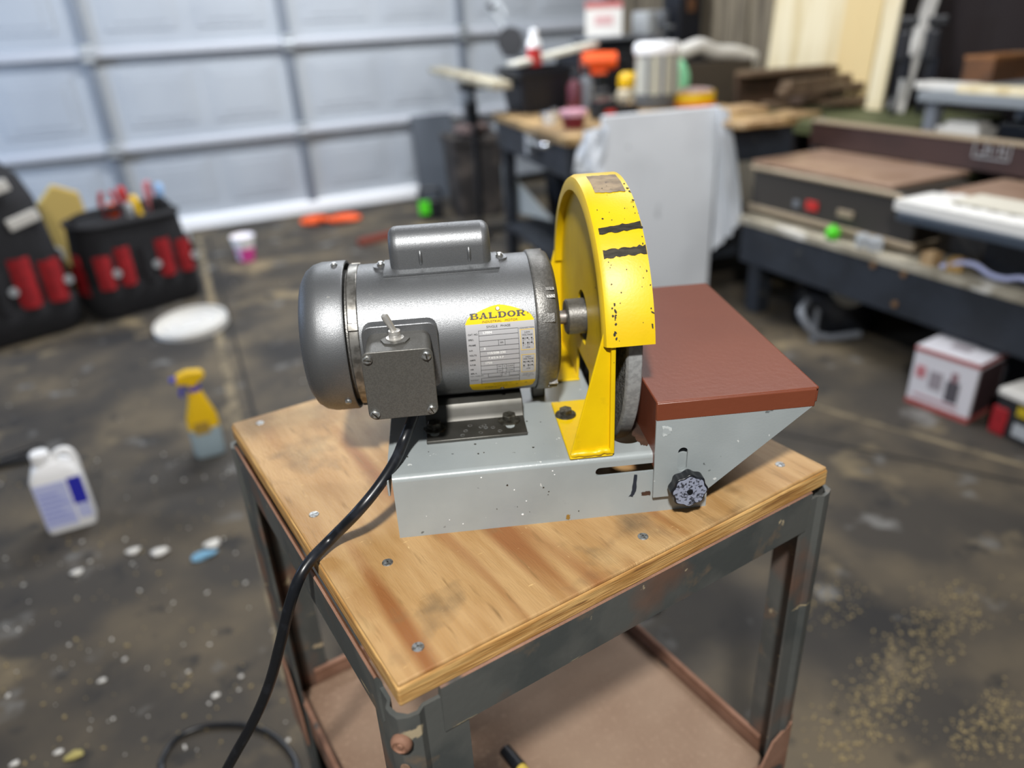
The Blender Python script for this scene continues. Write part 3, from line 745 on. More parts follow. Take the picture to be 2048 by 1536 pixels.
for px, py, d_ in ((598, 1158, .012), (578, 1215, .018), (560, 1290, .02), (538, 1370, .02), (508, 1440, .02), (455, 1536, .02), (420, 1610, .02)):
    path.append(onplane(px, py, ec-fwd*d_, fwd))
e = path[-1]
path += [Vector((e.x-.05, e.y-.04, .30)), Vector((e.x-.10, e.y-.02, .10)), Vector((e.x-.16, e.y+.03, .012)), Vector((e.x-.24, e.y+.10, rc))]
path += [at(px, py, z=rc) for px, py in ((316, 1580), (322, 1525), (352, 1478), (400, 1455), (455, 1449), (510, 1455), (556, 1478), (590, 1520), (600, 1570))]
cord = MB().tube([w2m(p) for p in catmull(path, 9)], rc, 12).build('power_cord', m_black, sander, 60)
for i in (14,): pass
# marker lying on the lower shelf
p = at(1010, 1500, z=SZ+.012); q = at(1040, 1536, z=SZ+.012); dv = (q-p).normalized()
mk = empty('marker_pen', p, 0); tag(mk, 'yellow marker pen with black cap lying on the cart lower shelf', 'pen')
o = MB().cyl((0, 0, 0), dv*.035, .009, 14, .0095).build('cap', m_black, mk, 40)
MB().cyl(dv*.035, dv*.13, .0085, 14).build('barrel', mat('pen_yellow', 'c9b04a', .5), mk, 40)

# ------------------------------------------------------------------ background helpers
def zat(loc, px, py):
    r = ray(px, py); return CAM.z+r.z/math.hypot(r.x, r.y)*math.hypot(loc.x, loc.y)
def rest(px, pyb, pyt, pw, z=0.0):
    "foot of a thing whose base centre shows at (px, pyb) on height z; returns location, height, width"
    p = at(px, pyb, z=z); h = zat(p, px, pyt)-z; d = (p-CAM).length; return p, h, pw*d/FPX
VIEW = math.atan2(-1, 0)
def face_cam(p): return math.atan2(p.y, p.x)-math.pi/2      # rotation that turns local -y towards the camera
def thing(name, label, cat, loc, rz=0, group=None): return tag(empty(name, loc, rz), label, cat, group)
def lump(name, m_, loc, size, label, cat, group=None, seed=1, n=14, rough=.25, rz=0):
    rnd = random.Random(seed); mb = MB(); vs = []; ph = [rnd.uniform(0, 6) for _ in range(6)]
    def f(u, v):
        a = 2*math.pi*u; t = math.pi*v/1.0
        k = 1+rough*(math.sin(3*a+ph[0])*.5+math.sin(5*a+ph[1]+3*t)*.3+math.sin(2*a+ph[2]+4*t)*.4)*math.sin(t)
        return (size[0]/2*k*math.sin(t)*math.cos(a), size[1]/2*k*math.sin(t)*math.sin(a), size[2]*(.5-.5*math.cos(t)))
    o = mb.grid(f, n*2, n).build(name, m_, None, 60, 0, 1, 2, loc, rz)
    return tag(o, label, cat, group)
C = lambda n, c, r=.5, mt=0.0, **k: mat(n, c, r, mt, **k)
m_navy = C('navy_plastic', '10131c', .45); m_blk = C('black_fabric', '17171a', .85, c2='202024', scale=80, bump=.3, bscale=300)
m_red = C('red_fabric', '8e0f18', .75, c2='a5161e', scale=40); m_tan = C('tan_wood', 'b79a72', .7, c2='9c7d55', scale=12, stretch=(1, 8, 1))
m_orange = C('orange_plastic', 'f05a1c', .45); m_cream = C('cream_ply', 'e3d6b4', .7, c2='d2c095', scale=3, stretch=(6, 6, .5))
m_board = C('white_laminate', 'e2e6ea', .55, c2='d8dce0', scale=3, c3='a5a9ad', scale3=9, lo3=.72, hi3=.8)
m_bag = C('thin_plastic_film', 'dfe5ec', .35, trans=.0); m_bench = C('bench_navy', '262b33', .65, c2='1d2127', scale=7, c3='4a4a47', scale3=14, lo3=.66, hi3=.75)
m_benchtop = C('bench_top', 'b3ab98', .7, c2='8d8573', scale=7, stretch=(6, 1, 1), c3='e2dfd6', scale3=4, lo3=.55, hi3=.62)
m_mint = C('mint_plastic', '86d3a4', .5); m_green = C('lime_green', '4fd21a', .5); m_pink = C('pink_print', 'd8459a', .5)
m_grey = C('grey_plastic', '70747a', .5); m_lgrey = C('light_grey', 'a9adb0', .5); m_choc = C('chocolate_metal', '3b2925', .45, c2='332320', scale=5)
m_bed = C('machined_bed', 'b3957f', .4, .35, c2='a58670', scale=6); m_case = C('umber_case', '37322c', .5); m_trimb = C('umber_trim', 'a2927a', .5, .2)
m_brownwood = C('brown_wood', '6a4527', .6, c2='54371f', scale=10); m_ylw = C('yellow_plastic', 'e9bc10', .45); m_olv = C('olive_paint', '4b5030', .7, c2='5d6140', scale=7)
m_pipe = C('white_pipe', 'd6d3cc', .5); m_umb = C('umber_wood', '6e5a45', .75, c2='5a4836', scale=12, stretch=(6, 1, 1)); m_purple = C('plum_strip', '5e1a36', .7)
m_lilac = C('lilac_label', 'c2c8ee', .5); m_blue = C('blue_label', '2c2fb0', .45); m_clear = C('clear_plastic', 'b9cdd6', .2, trans=.35, alpha=.95)
m_redp = C('red_plastic', 'c22a24', .45); m_silver = C('chrome', 'd2d6da', .2, .9); m_ltblue = C('pale_blue', '8fb3dd', .6)

# ------------------------------------------------------------------ tool bags by the garage door
def sblock(hx, hy, r, n=6): return rrect(-hx, hx, -hy, hy, r, n)
def loft(sections, mb=None):
    "sections: list of (outline, z)"
    mb = mb or MB(); k = len(sections[0][0]); vs = [(p[0], p[1], z) for o, z in sections for p in o]
    fs = [(i*k+j, i*k+(j+1) % k, (i+1)*k+(j+1) % k, (i+1)*k+j) for i in range(len(sections)-1) for j in range(k)]
    fs += [tuple(range(k))[::-1], tuple(range((len(sections)-1)*k, len(sections)*k))]
    return mb.add(vs, fs)
def tool_bag(loc, rz, hx, hy, h, label, dome):
    b = thing('tool_bag', label, 'tool bag', loc, rz, 'tool bags by the garage door')
    loft([(sblock(hx*.96, hy*.94, .09), 0), (sblock(hx*1.04, hy*1.04, .11), .03), (sblock(hx*1.06, hy*1.06, .11), .15), (sblock(hx*1.0, hy*1.0, .1), .17)]).build('rubber_base', m_blk, b, 50)
    body = loft([(sblock(hx*.97, hy*.97, .1), .12), (sblock(hx*1.0, hy*1.0, .1), h*.45), (sblock(hx*.97, hy*.97, .1), h*.7), (sblock(hx*.93, hy*.9, .1), h)]).build('body', m_blk, b, 50)
    n = 5
    for k in range(n):
        xa = -hx*.92+k*2*hx*.92/n+.012; xb = xa+2*hx*.92/n-.024
        p = MB()
        def f(u, v, xa=xa, xb=xb): return (xa+(xb-xa)*u, -hy*1.02-.024*math.sin(math.pi*u)*(1-.3*v), .15+(h*(.42 if k % 2 else .36))*v)
        p.grid(f, 8, 3); p.grid(lambda u, v: (xa+(xb-xa)*u, -hy*.95, .15+(h*(.42 if k % 2 else .36))*v), 8, 3, True)
        p.build('pocket', m_red if k != 2 else m_blk, b, 60)
        if k % 2 == 0:
            MB().cyl((xb+.012, -hy*1.04, .13+h*.2), (xb+.012, -hy*1.09, .13+h*.2), .019, 16).build('buckle', m_lgrey, b, 40)
    for s_ in (-1, 1):
        p = MB().grid(lambda u, v: (s_*(hx*1.02+.02*math.sin(math.pi*u)), -hy*.7+hy*1.4*u, .12+h*.32*v), 8, 3); p.build('side_pocket', m_red, b, 60)
        MB().box((s_*(hx*1.035), -hy*.3, .12+h*.38), (.014, hy*.5, .05)).build('strap', m_lgrey if s_ > 0 else m_red, b, 0, .004)
    if dome:
        loft([(sblock(hx*.93, hy*.9, .1), h-.005), (sblock(hx*.92, hy*.86, .12), h*1.12), (sblock(hx*.84, hy*.72, .14), h*1.30), (sblock(hx*.66, hy*.5, .12), h*1.42), (sblock(hx*.3, hy*.25, .06), h*1.46)]).build('lid', m_blk, b, 60)
        MB().grid(lambda u, v: (-.02+.05*u, -hy*(.93-.5*v**2.2), h*.98+h*.43*v), 2, 8).build('stripe', m_purple, b, 60)
        MB().tube(catmull([(-hx*.5, 0, h*1.42), (-hx*.3, 0, h*1.58), (hx*.3, 0, h*1.58), (hx*.5, 0, h*1.42)], 6), .018, 8).build('handle', m_blk, b, 60)
        for x, z, w_ in ((hx*.42, h*1.25, .10), (hx*.62, h*.98, .13)):
            MB().box((x, -hy*.90, z), (w_, .02, .05), mtx=Matrix.Rotation(R(-14), 4, 'Y')).build('white_patch', m_pipe, b, 0, .006)
    else:
        MB().tube(catmull([(-hx*.9, -hy*.1, h*.98), (-hx*.7, -hy*.1, h*1.1), (hx*.7, -hy*.1, h*1.1), (hx*.9, -hy*.1, h*.98)], 6), .014, 8).build('carry_bar', m_blk, b, 60)
        r_ = MB(); pts = sblock(hx*.94, hy*.91, .1); r_.tube([(p[0], p[1], h) for p in pts]+[(pts[0][0], pts[0][1], h)], .012, 8); r_.build('rim', m_blk, b, 60)
    return b
pA = at(40, 672, z=0); tool_bag((pA.x-.07, pA.y+.08, 0), face_cam(pA)+.15, .30, .22, .53, 'big black tool bag with zipped domed lid and red pockets', True)
pB = at(290, 604, z=0); bagB = tool_bag((pB.x, pB.y+.02, 0), face_cam(pB)+.30, .255, .17, .43, 'open black tool tote with red pockets and tools sticking out', False)
def screwdriver(loc, m_h, label, tilt, az, L=.12):
    t = thing('screwdriver', label, 'screwdriver', loc, az, 'hand tools in the open tote')
    T = Matrix.Rotation(tilt, 4, 'Y')
    MB().lathe([(.004, -.13), (.004, 0)], 8, T).build('shank', m_silver, t, 40)
    MB().lathe([(.012, 0), (.017, .01), (.012, .03), (.019, .06), (.020, L), (.010, L+.012)], 12, T).build('handle', m_h, t, 50)
def pliers(loc, m_h, label, az):
    t = thing('pliers', label, 'pliers', loc, az, 'hand tools in the open tote')
    MB().box((0, 0, -.05), (.03, .012, .08)).build('jaw', m_steel, t, 0, .004)
    for s_ in (-1, 1):
        MB().tube(catmull([(s_*.008, 0, -.01), (s_*.03, 0, .03), (s_*.035, 0, .08), (s_*.02, 0, .13)], 5), .011, 8).build('handle', m_h, t, 60)
for k, (px, py, kind, m_, lb_) in enumerate(((205, 415, 'p', m_redp, 'red handled pliers in the open tote'), (232, 390, 's', m_redp, 'red handled screwdriver standing tallest in the open tote'), (212, 425, 's', m_orange, 'orange handled screwdriver in the open tote'),
        (262, 405, 's', m_ylw, 'yellow handled screwdriver in the open tote'), (285, 395, 'p', C('pink_grip', 'c8797f', .5), 'pink handled pliers in the open tote'), (305, 385, 's', m_ltblue, 'pale blue handled screwdriver in the open tote'), (243, 420, 's', m_lgrey, 'grey handled screwdriver in the open tote'))):
    r = ray(px+14, py); q = CAM+r*(math.hypot(pB.x, pB.y+.03)/math.hypot(r.x, r.y))
    if kind == 's': screwdriver((q.x, q.y+.02*(k % 3-1), q.z-.07), m_, lb_, R(-14+9*(k % 4)), k*.9, .10)
    else: pliers((q.x, q.y+.03, q.z-.06), m_, lb_, face_cam(pB)+.3*k)
q = at(320, 425, y=pB.y+.05)
t = thing('tool_holster', 'small black holster clipped to the rim of the open tote', 'holster', q, face_cam(pB))
MB().box((0, 0, 0), (.07, .05, .16)).build('pouch', m_blk, t, 0, .012); MB().cyl((0, -.025, -.01), (0, -.032, -.01), .02, 14).build('snap', m_lgrey, t, 40)
q = at(152, 500, y=pB.y+.42); fh = zat(q, 152, 362)
t = MB().prism([(-.11, 0), (.12, 0), (.09, fh*.9), (-.02, fh), (-.12, fh*.82)], -.02, .02, 'xz').build('foam_pad', C('foam_yellow', 'c2a65c', .85), None, 0, .01, 1, 2, (q.x, q.y, 0), face_cam(q))
tag(t, 'yellowish foam pad standing between the two tool bags', 'foam pad')

# ------------------------------------------------------------------ things on the floor, left
p, h, w_ = rest(385, 656, 620, 152)
L_ = thing('bucket_lid', 'round white plastic bucket lid lying on the dark floor', 'lid', (p.x, p.y, .02), .3)
L_.rotation_euler = (R(4), R(-5), .3)
MB().lathe([(.0001, .004), (.105, .004), (.110, .012), (.118, .012), (.122, .0), (.150, .0), (.153, .018), (.160, .018), (.162, -.012), (.155, -.012), (.150, -.004), (.0001, -.002)], 40, None, False).build('disc', m_pipe, L_, 40)
MB().lathe([(.06, .004), (.062, .010), (.070, .010), (.072, .004)], 32, None, False).build('ring', m_pipe, L_, 40)
p, h, w_ = rest(494, 520, 470, 50)
t = thing('paper_cup', 'white and pink disposable cup standing on the floor', 'cup', (p.x, p.y, 0))
MB().lathe([(.046, 0), (.0565, .078)], 28).build('pink_band', m_pink, t, 40)
MB().lathe([(.0545, .07), (.066, .140), (.070, .143), (.066, .147), (.062, .14), (.040, .02), (.0001, .02)], 28, None, False).build('wall', m_white, t, 40)
MB().bx(-.05, -.028, -.042, -.032, .02, .075).build('print', m_lilac, t, 0)
p, h, w_ = rest(422, 905, 742, 62)
t = thing('spray_bottle', 'yellow trigger spray bottle with clear base standing on the floor', 'spray bottle', (p.x, p.y, 0), face_cam(p))
loft([(sblock(.044, .026, .02), 0), (sblock(.047, .029, .022), .01), (sblock(.047, .029, .022), .075), (sblock(.046, .028, .022), .10)]).build('clear_base', m_clear, t, 50)
loft([(sblock(.0465, .0285, .022), .10), (sblock(.045, .028, .022), .135), (sblock(.030, .023, .018), .18), (sblock(.020, .019, .017), .215), (sblock(.017, .017, .016), .225)]).build('yellow_sleeve', m_ylw, t, 50)
MB().bx(-.03, .015, -.0305, -.029, .085, .125).build('label_print', C('tan_print', 'a98a3a', .5), t, 0)
MB().cyl((0, 0, .225), (0, 0, .240), .019, 20).build('collar', m_blue, t, 40)
MB().prism([(-.042, .252), (-.046, .268), (-.040, .283), (-.010, .292), (.030, .286), (.040, .272), (.030, .258), (.012, .248), (.010, .238), (-.014, .238), (-.016, .250)], -.015, .015, 'xz').build('sprayer_head', m_ylw, t, 40, .005)
MB().cyl((-.043, 0, .270), (-.060, 0, .270), .009, 14).build('nozzle', m_blue, t, 40)
MB().tube([(-.026, 0, .252), (-.034, 0, .235), (-.040, 0, .222), (-.038, 0, .212)], .006, 8).build('trigger', m_blue, t, 50)
p, h, w_ = rest(148, 1045, 905, 92)
t = thing('plastic_jug', 'flat white plastic jug with blue label standing on the floor', 'jug', (p.x, p.y, 0), face_cam(p)-.18)
loft([(sblock(.058, .034, .014), 0), (sblock(.060, .036, .015), .008), (sblock(.060, .036, .015), .165), (sblock(.050, .030, .02), .190), (sblock(.03, .024, .02), .203)]).build('body', m_white, t, 50)
MB().lathe([(.021, .195), (.023, .20), (.023, .232), (.019, .236)], 24, Matrix.Translation((-.020, 0, 0))).build('cap', m_white, t, 40)
MB().tube(catmull([(.005, 0, .200), (.020, 0, .222), (.044, 0, .222), (.054, 0, .195), (.054, 0, .16)], 6), .010, 10).build('handle', m_white, t, 60)
lbj = MB().bx(-.056, .020, -.0372, -.0355, .018, .155).build('label_front', m_lilac, t, 0)
MB().bx(.024, .058, -.0372, -.0355, .075, .158).build('label_blue', m_blue, t, 0)
MB().bx(.026, .057, -.0372, -.0355, .03, .072).build('label_lower', m_lilac, t, 0)
for k in range(6): MB().bx(-.05, .014-.01*(k % 3), -.0378, -.037, .04+.016*k, .045+.016*k).build('print_line', C('print_blue', '8d97d8', .5), t, 0)
p = at(25, 925, z=0)
t = thing('locking_pliers', 'black pliers lying open on the floor beside the white jug', 'pliers', (p.x, p.y, .012), .1)
MB().tube([(-.16, .0, 0), (-.05, .008, 0), (.06, .035, 0), (.09, .032, 0)], .012, 8).build('handle', m_black, t, 60); MB().tube([(-.16, -.0, 0), (-.05, -.012, 0), (.06, -.03, 0), (.10, -.028, 0)], .012, 8).build('handle', m_black, t, 60)
MB().cyl((-.05, 0, -.008), (-.05, 0, .014), .014, 12).build('pivot', m_ylw, t, 40)
for k, (px, py, w_) in enumerate(((630, 448, 48), (690, 444, 60))):
    p = at(px, py, z=0); lump('work_glove', m_orange, (p.x, p.y, -.003), (w_*.0038, .13, .06), ('smaller crumpled orange work glove near the garage door seal', 'larger crumpled orange work glove beside the reddish stick')[k], 'glove', 'orange work gloves on the floor', 4+k, rough=.3)
p = at(755, 483, z=0)
t = tag(MB().box((0, 0, .018), (.26, .05, .036)).bx(-.13, .13, -.006, .006, .03, .045).build('brick_red_stick', C('brick_red', '7c3b2d', .8), None, 0, .006, 1, 2, (p.x, p.y, 0), .25), 'short reddish wooden stick lying on the floor', 'stick')
p = at(1296, 1222, z=0); lump('paper_scrap', C('pale_scrap', 'aab6c0', .8), (p.x, p.y, -.001), (.06, .035, .012), 'pale crumpled scrap on the floor behind the cart', 'scrap', None, 9)
for k, (px, py, s_) in enumerate(((425, 1092, .045), (320, 1108, .045), (268, 1105, .035), (155, 1147, .03), (205, 1362, .016), (432, 1392, .016), (118, 1505, .016), (30, 1528, .016))):
    p = at(px, py, z=0); lump('paper_scrap', m_pipe, (p.x, p.y, -.001), (s_, s_*.7, s_*.35), ('crumpled white paper scrap touching the pale blue scrap', 'crumpled white paper scrap next but one to the pale blue scrap', 'small crumpled white scrap farthest from the blue one in its row', 'small white scrap lying in front of the white jug')[k] if k < 4 else 'tiny white paper crumb lying alone on the dark floor', 'scrap', 'white paper scraps on the floor', 20+k, 8)
p = at(408, 1113, z=0); lump('paper_scrap', C('blue_scrap', '6f9db8', .8), (p.x, p.y, -.001), (.06, .035, .012), 'pale blue torn paper scrap on the floor', 'scrap', None, 41)
p = at(150, 1512, z=0); lump('wood_scrap', C('yellow_scrap', 'a69a5c', .8), (p.x, p.y, -.001), (.03, .02, .008), 'yellowish wood scrap on the floor', 'scrap', None, 42)
# wood crumbs strewn over the floor: too many to count
cr = MB(); rnd = random.Random(5)
for k in range(1500):
    if k < 250: px, py = rnd.uniform(0, 600), rnd.uniform(900, 1536)
    elif k < 330: px, py = rnd.uniform(0, 900), rnd.uniform(480, 900)
    else: cl = (k*7) % 9; px, py = rnd.gauss(1650+45*cl, 45), rnd.gauss(1200+55*((cl*5) % 6), 28)
    if py > 1660 or py < 470: continue
    p = at(px, py, z=0); s_ = rnd.choice((.0015, .002, .002, .003, .004))*(.75 if k > 330 else 1)
    if -.2 < (Matrix.Rotation(-CA, 3, 'Z') @ (p-P0)).x < .5 and -.02 < (Matrix.Rotation(-CA, 3, 'Z') @ (p-P0)).y < .5: continue
    cr.mi(rnd.choice((0, 0, 1)) if k < 330 else 0); cr.box((p.x, p.y, s_*.3), (s_*rnd.uniform(1, 2.4), s_*rnd.uniform(.8, 1.4), s_*.7), rnd.uniform(0, 3))
o = cr.build('wood_crumbs', [C('crumb', '9a8860', .9), m_pipe], None, 0); tag(o, 'pale sawdust crumbs strewn over the dark floor', 'sawdust'); o['kind'] = 'stuff'

# ------------------------------------------------------------------ by the garage door, right of the white seal
x0 = at(835, 300, y=5.36); x1 = at(905, 300, y=5.36)
t = MB().bx(-.16, .16, -.008, .008, 0, .60).bx(-.16, -.145, -.014, .008, 0, .60).build('metal_sheet', C('slate_panel', '5a6068', .6), None, 0, .003, 1, 2, ((x0.x+x1.x)/2, 5.355, 0))
t.rotation_euler = (R(-6), 0, 0); t.location.y = 5.33
tag(t, 'dark grey flat metal sheet leaning against the garage door', 'sheet')
p, h, w_ = rest(857, 436, 388, 48)
t = thing('cordless_tool', 'small black power tool with lime green panel on the floor', 'power tool', (p.x, p.y, 0), face_cam(p))
MB().box((.03, 0, .07), (.15, .12, .14)).build('housing', m_black, t, 0, .02); MB().box((-.02, -.062, .085), (.07, .01, .09)).build('green_panel', m_green, t, 0, .004); MB().tube(catmull([(-.05, 0, .14), (-.03, 0, .19), (.08, 0, .19), (.10, 0, .14)], 5), .014, 8).build('handle', m_black, t, 60)
p, h, w_ = rest(935, 436, 275, 100)
t = thing('storage_bin', 'tall dusty dark bin standing beside the navy bench', 'bin', (p.x+.12, p.y+.12, 0), -.15)
m_bin = C('dusty_bin', '2b2725', .8, c2='5b524b', scale=6, lo=.5, hi=.7)
loft([(sblock(.15, .15, .02), 0), (sblock(.17, .17, .03), h-.04)]).build('body', m_bin, t, 40); loft([(sblock(.18, .18, .03), h-.04), (sblock(.18, .18, .03), h)]).build('rim', m_bin, t, 40)
lump('rag', C('mauve_rag', '6e5c58', .9, c2='4a3d3a', scale=12), (p.x+.10, p.y+.05, h-.01), (.22, .2, .10), 'dusty mauve rag piled on the tall dark bin', 'rag', None, 3)
# roller stand with a plank on it
pa = at(872, 140, z=.90); pb = at(1004, 172, z=.90)
dv = (pb-pa); L = dv.length; rz = math.atan2(dv.y, dv.x); mid = (pa+pb)/2
tag(MB().box((0, 0, 0), (L, .10, .035)).box((L*.02, .03, .02), (L*.9, .012, .01)).build('long_plank', C('pale_plank', 'b3ab95', .7, c2='8f8570', scale=8), None, 0, .004, 1, 2, (mid.x, mid.y, .90), rz), 'long pale plank resting on the black roller stand', 'plank')
q = pa+(pb-pa)*.62
t = thing('roller_stand', 'black roller stand with thin upright pole beside the door', 'stand', (q.x, q.y, 0), rz)
MB().cyl((0, 0, 0.02), (0, 0, .85), .018, 12).build('pole', m_black, t, 40); MB().bx(-.2, .2, -.02, .02, 0, .03).bx(-.02, .02, -.2, .2, 0, .03).build('foot', m_black, t, 0, .004)
MB().box((0, 0, .86), (.10, .16, .04)).build('head', m_black, t, 0, .006); MB().box((.05, -.03, .72), (.09, .07, .12)).build('clamp', m_black, t, 0, .01)

# ------------------------------------------------------------------ navy workbench
BZ = .76
c0 = at(1170, 290, z=BZ); c1 = at(985, 225, z=BZ)
bl = (c1-c0).length; brz = math.atan2(c1.y-c0.y, c1.x-c0.x)-math.pi/2; BWd = 1.08; Y0 = .20
bench = thing('workbench', 'navy workbench with brown wooden top covered in tools', 'workbench', (c0.x, c0.y, 0), brz)
def bw(x, y, z): return Vector((c0.x, c0.y, 0))+Matrix.Rotation(brz, 3, 'Z') @ Vector((x, y, z))
m_btop = C('bench_wood', '7d6440', .6, c2='a88a5c', scale=6, lo=.5, hi=.6, stretch=(1, 1, 1))
MB().bx(0, BWd, Y0, bl, BZ-.035, BZ).build('top', m_btop, bench, 0, .004)
MB().bx(.015, BWd-.01, Y0+.015, bl-.01, BZ-.17, BZ-.035).build('apron', m_bench, bench, 0, .003)
for x in (.03, BWd-.08):
    for y in (Y0+.03, bl-.09): MB().bx(x, x+.06, y, y+.06, 0, BZ-.17).build('leg', m_bench, bench, 0, .004)
MB().bx(.03, BWd-.03, Y0+.03, bl-.03, .16, .19).build('lower_shelf', m_bench, bench, 0, .004)
p = onplane(1075, 285, bw(-.02, 0, 0), bw(1, 0, 0)-bw(0, 0, 0)); q = Matrix.Rotation(-brz, 3, 'Z') @ (p-Vector((c0.x, c0.y, 0)))
hd = MB().tube(catmull([(.015, q.y-.10, q.z), (-.03, q.y-.10, q.z), (-.035, q.y, q.z), (-.03, q.y+.10, q.z), (.015, q.y+.10, q.z)], 5), .012, 8); hd.box((-.01, q.y+.11, q.z-.02), (.05, .05, .09)); hd.build('chrome_handle', m_silver, bench, 50)
# pale triangular offcut under the bench
p = [onplane(px, py, bw(.10, 0, 0), bw(1, 0, 0)-bw(0, 0, 0)) for px, py in ((1002, 305), (1100, 412), (1008, 396))]
loc_ = [Matrix.Rotation(-brz, 3, 'Z') @ (v-Vector((c0.x, c0.y, 0))) for v in p]
zmin = min(v.z for v in loc_)
t = MB().prism([(v.y, v.z-zmin) for v in loc_], .10, .118, 'yz').build('triangle_offcut', C('pale_offcut', 'a9aeac', .6), None, 0, .002, 1, 2, (c0.x, c0.y, zmin), brz)
t.location.z = .19; tag(t, 'pale triangular board offcut standing on the bench lower shelf', 'board')
for k, (yy, w_, hh) in enumerate(((.46, .26, .30), (.76, .2, .34), (1.05, .22, .26))):
    c = bw(.45, yy, .19)
    t = thing('storage_crate', ('dark crate with open top low under the navy bench', 'tall dark crate under the middle of the navy bench', 'dark crate under the far end of the navy bench')[k], 'crate', c, brz)
    loft([(sblock(.2, w_/2*.9, .02), 0), (sblock(.22, w_/2, .02), hh)]).build('shell', m_blk, t, 40); MB().box((0, 0, hh), (.46, w_+.02, .02)).build('rim', m_bin, t, 0, .004)
# white laminate board leaning on the bench end, film hanging beside it
ny = bw(0, 1, 0)-bw(0, 0, 0)
def wb_(px, py, d=-.035): d += Y0; return Matrix.Rotation(-brz, 3, 'Z') @ (onplane(px, py, bw(0, d, 0), ny)-Vector((c0.x, c0.y, 0)))
a, b_, c_ = wb_(1207, 235), wb_(1443, 210), wb_(1420, 565)
t = MB().bx(a.x, b_.x, Y0-.03, Y0-.006, 0, (a.z+b_.z)/2).build('white_board', m_board, None, 0, .004, 1, 2, (c0.x, c0.y, 0), brz)
tag(t, 'large off-white laminate board leaning against the navy bench end', 'board')
def film(name, pts_t, pts_b, loc, rz, label, m_=m_bag, seed=2):
    rnd = random.Random(seed); ph = [rnd.uniform(0, 6) for _ in range(4)]
    def f(u, v, o=0):
        top = Vector(pts_t[0])*(1-u)+Vector(pts_t[1])*u; bot = Vector(pts_b[0])*(1-u)+Vector(pts_b[1])*u
        q = top*(1-v)+bot*v; d = .022*math.sin(9*u+ph[0]+2*v)+.012*math.sin(17*u+ph[1]-3*v); return (q.x, q.y-abs(d)-.004-o, q.z)
    mb = MB().grid(f, 20, 14).grid(lambda u, v: f(u, v, .004), 20, 14, True)
    return tag(mb.build(name, m_, None, 70, 0, 1, 2, loc, rz), label, 'plastic bag')
a, b_, c_, d_ = wb_(1165, 262, -.015), wb_(1213, 250, -.015), wb_(1140, 345, -.015), wb_(1205, 350, -.015)
film('plastic_bag', (a, b_), (c_, d_), (c0.x, c0.y, 0), brz, 'white plastic bag hanging from the navy bench corner')
a, b_, c_, d_ = wb_(1430, 215, -.034), wb_(1452, 218, -.034), wb_(1422, 500, -.034), wb_(1478, 440, -.034)
film('plastic_film', (a, b_), (c_, d_), (c0.x, c0.y, 0), brz, 'crumpled clear plastic film hanging beside the white board', m_bag, 5)

# things on the navy workbench
def on(px, pyb, pyt, pw, z=BZ): return rest(px, pyb, pyt, pw, z)
p, h, w_ = on(1078, 226, 128, 122)
bt = thing('tote_bin', 'deep navy plastic bin standing on the workbench', 'bin', (p.x+.05, p.y+.12, BZ), brz+.1)
hb = h*.92
loft([(sblock(w_*.36, .12, .02), 0), (sblock(w_*.46, .15, .025), hb)]).build('body', m_navy, bt, 40)
loft([(sblock(w_*.49, .16, .025), hb-.03), (sblock(w_*.49, .16, .025), hb)]).build('rim', m_navy, bt, 40)
zb = BZ+hb
pa = at(1024, 130, z=zb+.012); pb = at(1186, 88, y=pa.y+.12); d_ = pb-pa
ws = tag(MB().box((0, 0, 0), (d_.length, .09, .022)).box((0, -.03, .013), (d_.length*.96, .012, .006)).build('white_strip', C('white_strip', 'd9d6c8', .6), None, 0, .003, 1, 2, (pa+pb)/2, math.atan2(d_.y, d_.x)), 'white painted strip of wood laid across the navy bin', 'board')
ws.rotation_euler = (0, -math.atan2(d_.z, math.hypot(d_.x, d_.y)), math.atan2(d_.y, d_.x))
p = at(1035, 118, z=zb); s_ = (p-CAM).length/FPX
t = thing('mitre_saw', 'grey power saw with raised handle on the navy bin', 'power saw', (p.x+.02, p.y+.06, zb), face_cam(p))
MB().box((.03, 0, s_*28), (s_*62, .10, s_*56), mtx=Matrix.Rotation(R(10), 4, 'Y')).build('motor_housing', m_grey, t, 0, .015)
MB().cyl((-.03, -.06, s_*30), (-.03, .03, s_*30), s_*24, 24).build('blade_guard', C('saw_guard', '3c3d40', .4, .4), t, 40)
MB().tube(catmull([(-.04, 0, s_*44), (-.09, 0, s_*62), (-.13, 0, s_*84), (-.10, 0, s_*92), (-.05, 0, s_*72)], 5), .016, 8).build('handle', m_lgrey, t, 60)
MB().box((-.14, 0, s_*88), (.05, .04, .03), mtx=Matrix.Rotation(R(40), 4, 'Y')).build('grip', m_black, t, 0, .008)
p = bt.location+Vector((.04, .08, hb)); s_ = (p-CAM).length/FPX
t = thing('spray_can', 'white bottle with red label standing behind the white strip', 'bottle', (p.x, p.y, zb))
MB().lathe([(s_*13, 0), (s_*13, s_*30)], 20).build('label_band', m_redp, t, 40); MB().lathe([(s_*13, s_*30), (s_*13, s_*40), (s_*8, s_*46), (s_*8, s_*58), (s_*6, s_*60)], 20).build('top', m_white, t, 40)
p, h, w_ = on(1142, 258, 216, 52)
t = thing('paint_cup', 'dark red cup with pale pink lid at the bench edge', 'cup', (p.x+.03, p.y+.03, BZ))
MB().lathe([(w_*.36, 0), (w_*.44, h*.6)], 24).build('body', C('dark_red', '6a1420', .5), t, 40); MB().lathe([(w_*.5, h*.6), (w_*.5, h*.85), (w_*.4, h*.9), (w_*.38, h*.7), (.0001, h*.7)], 24, None, False).build('lid', C('pale_pink', 'c99aa8', .5), t, 40)
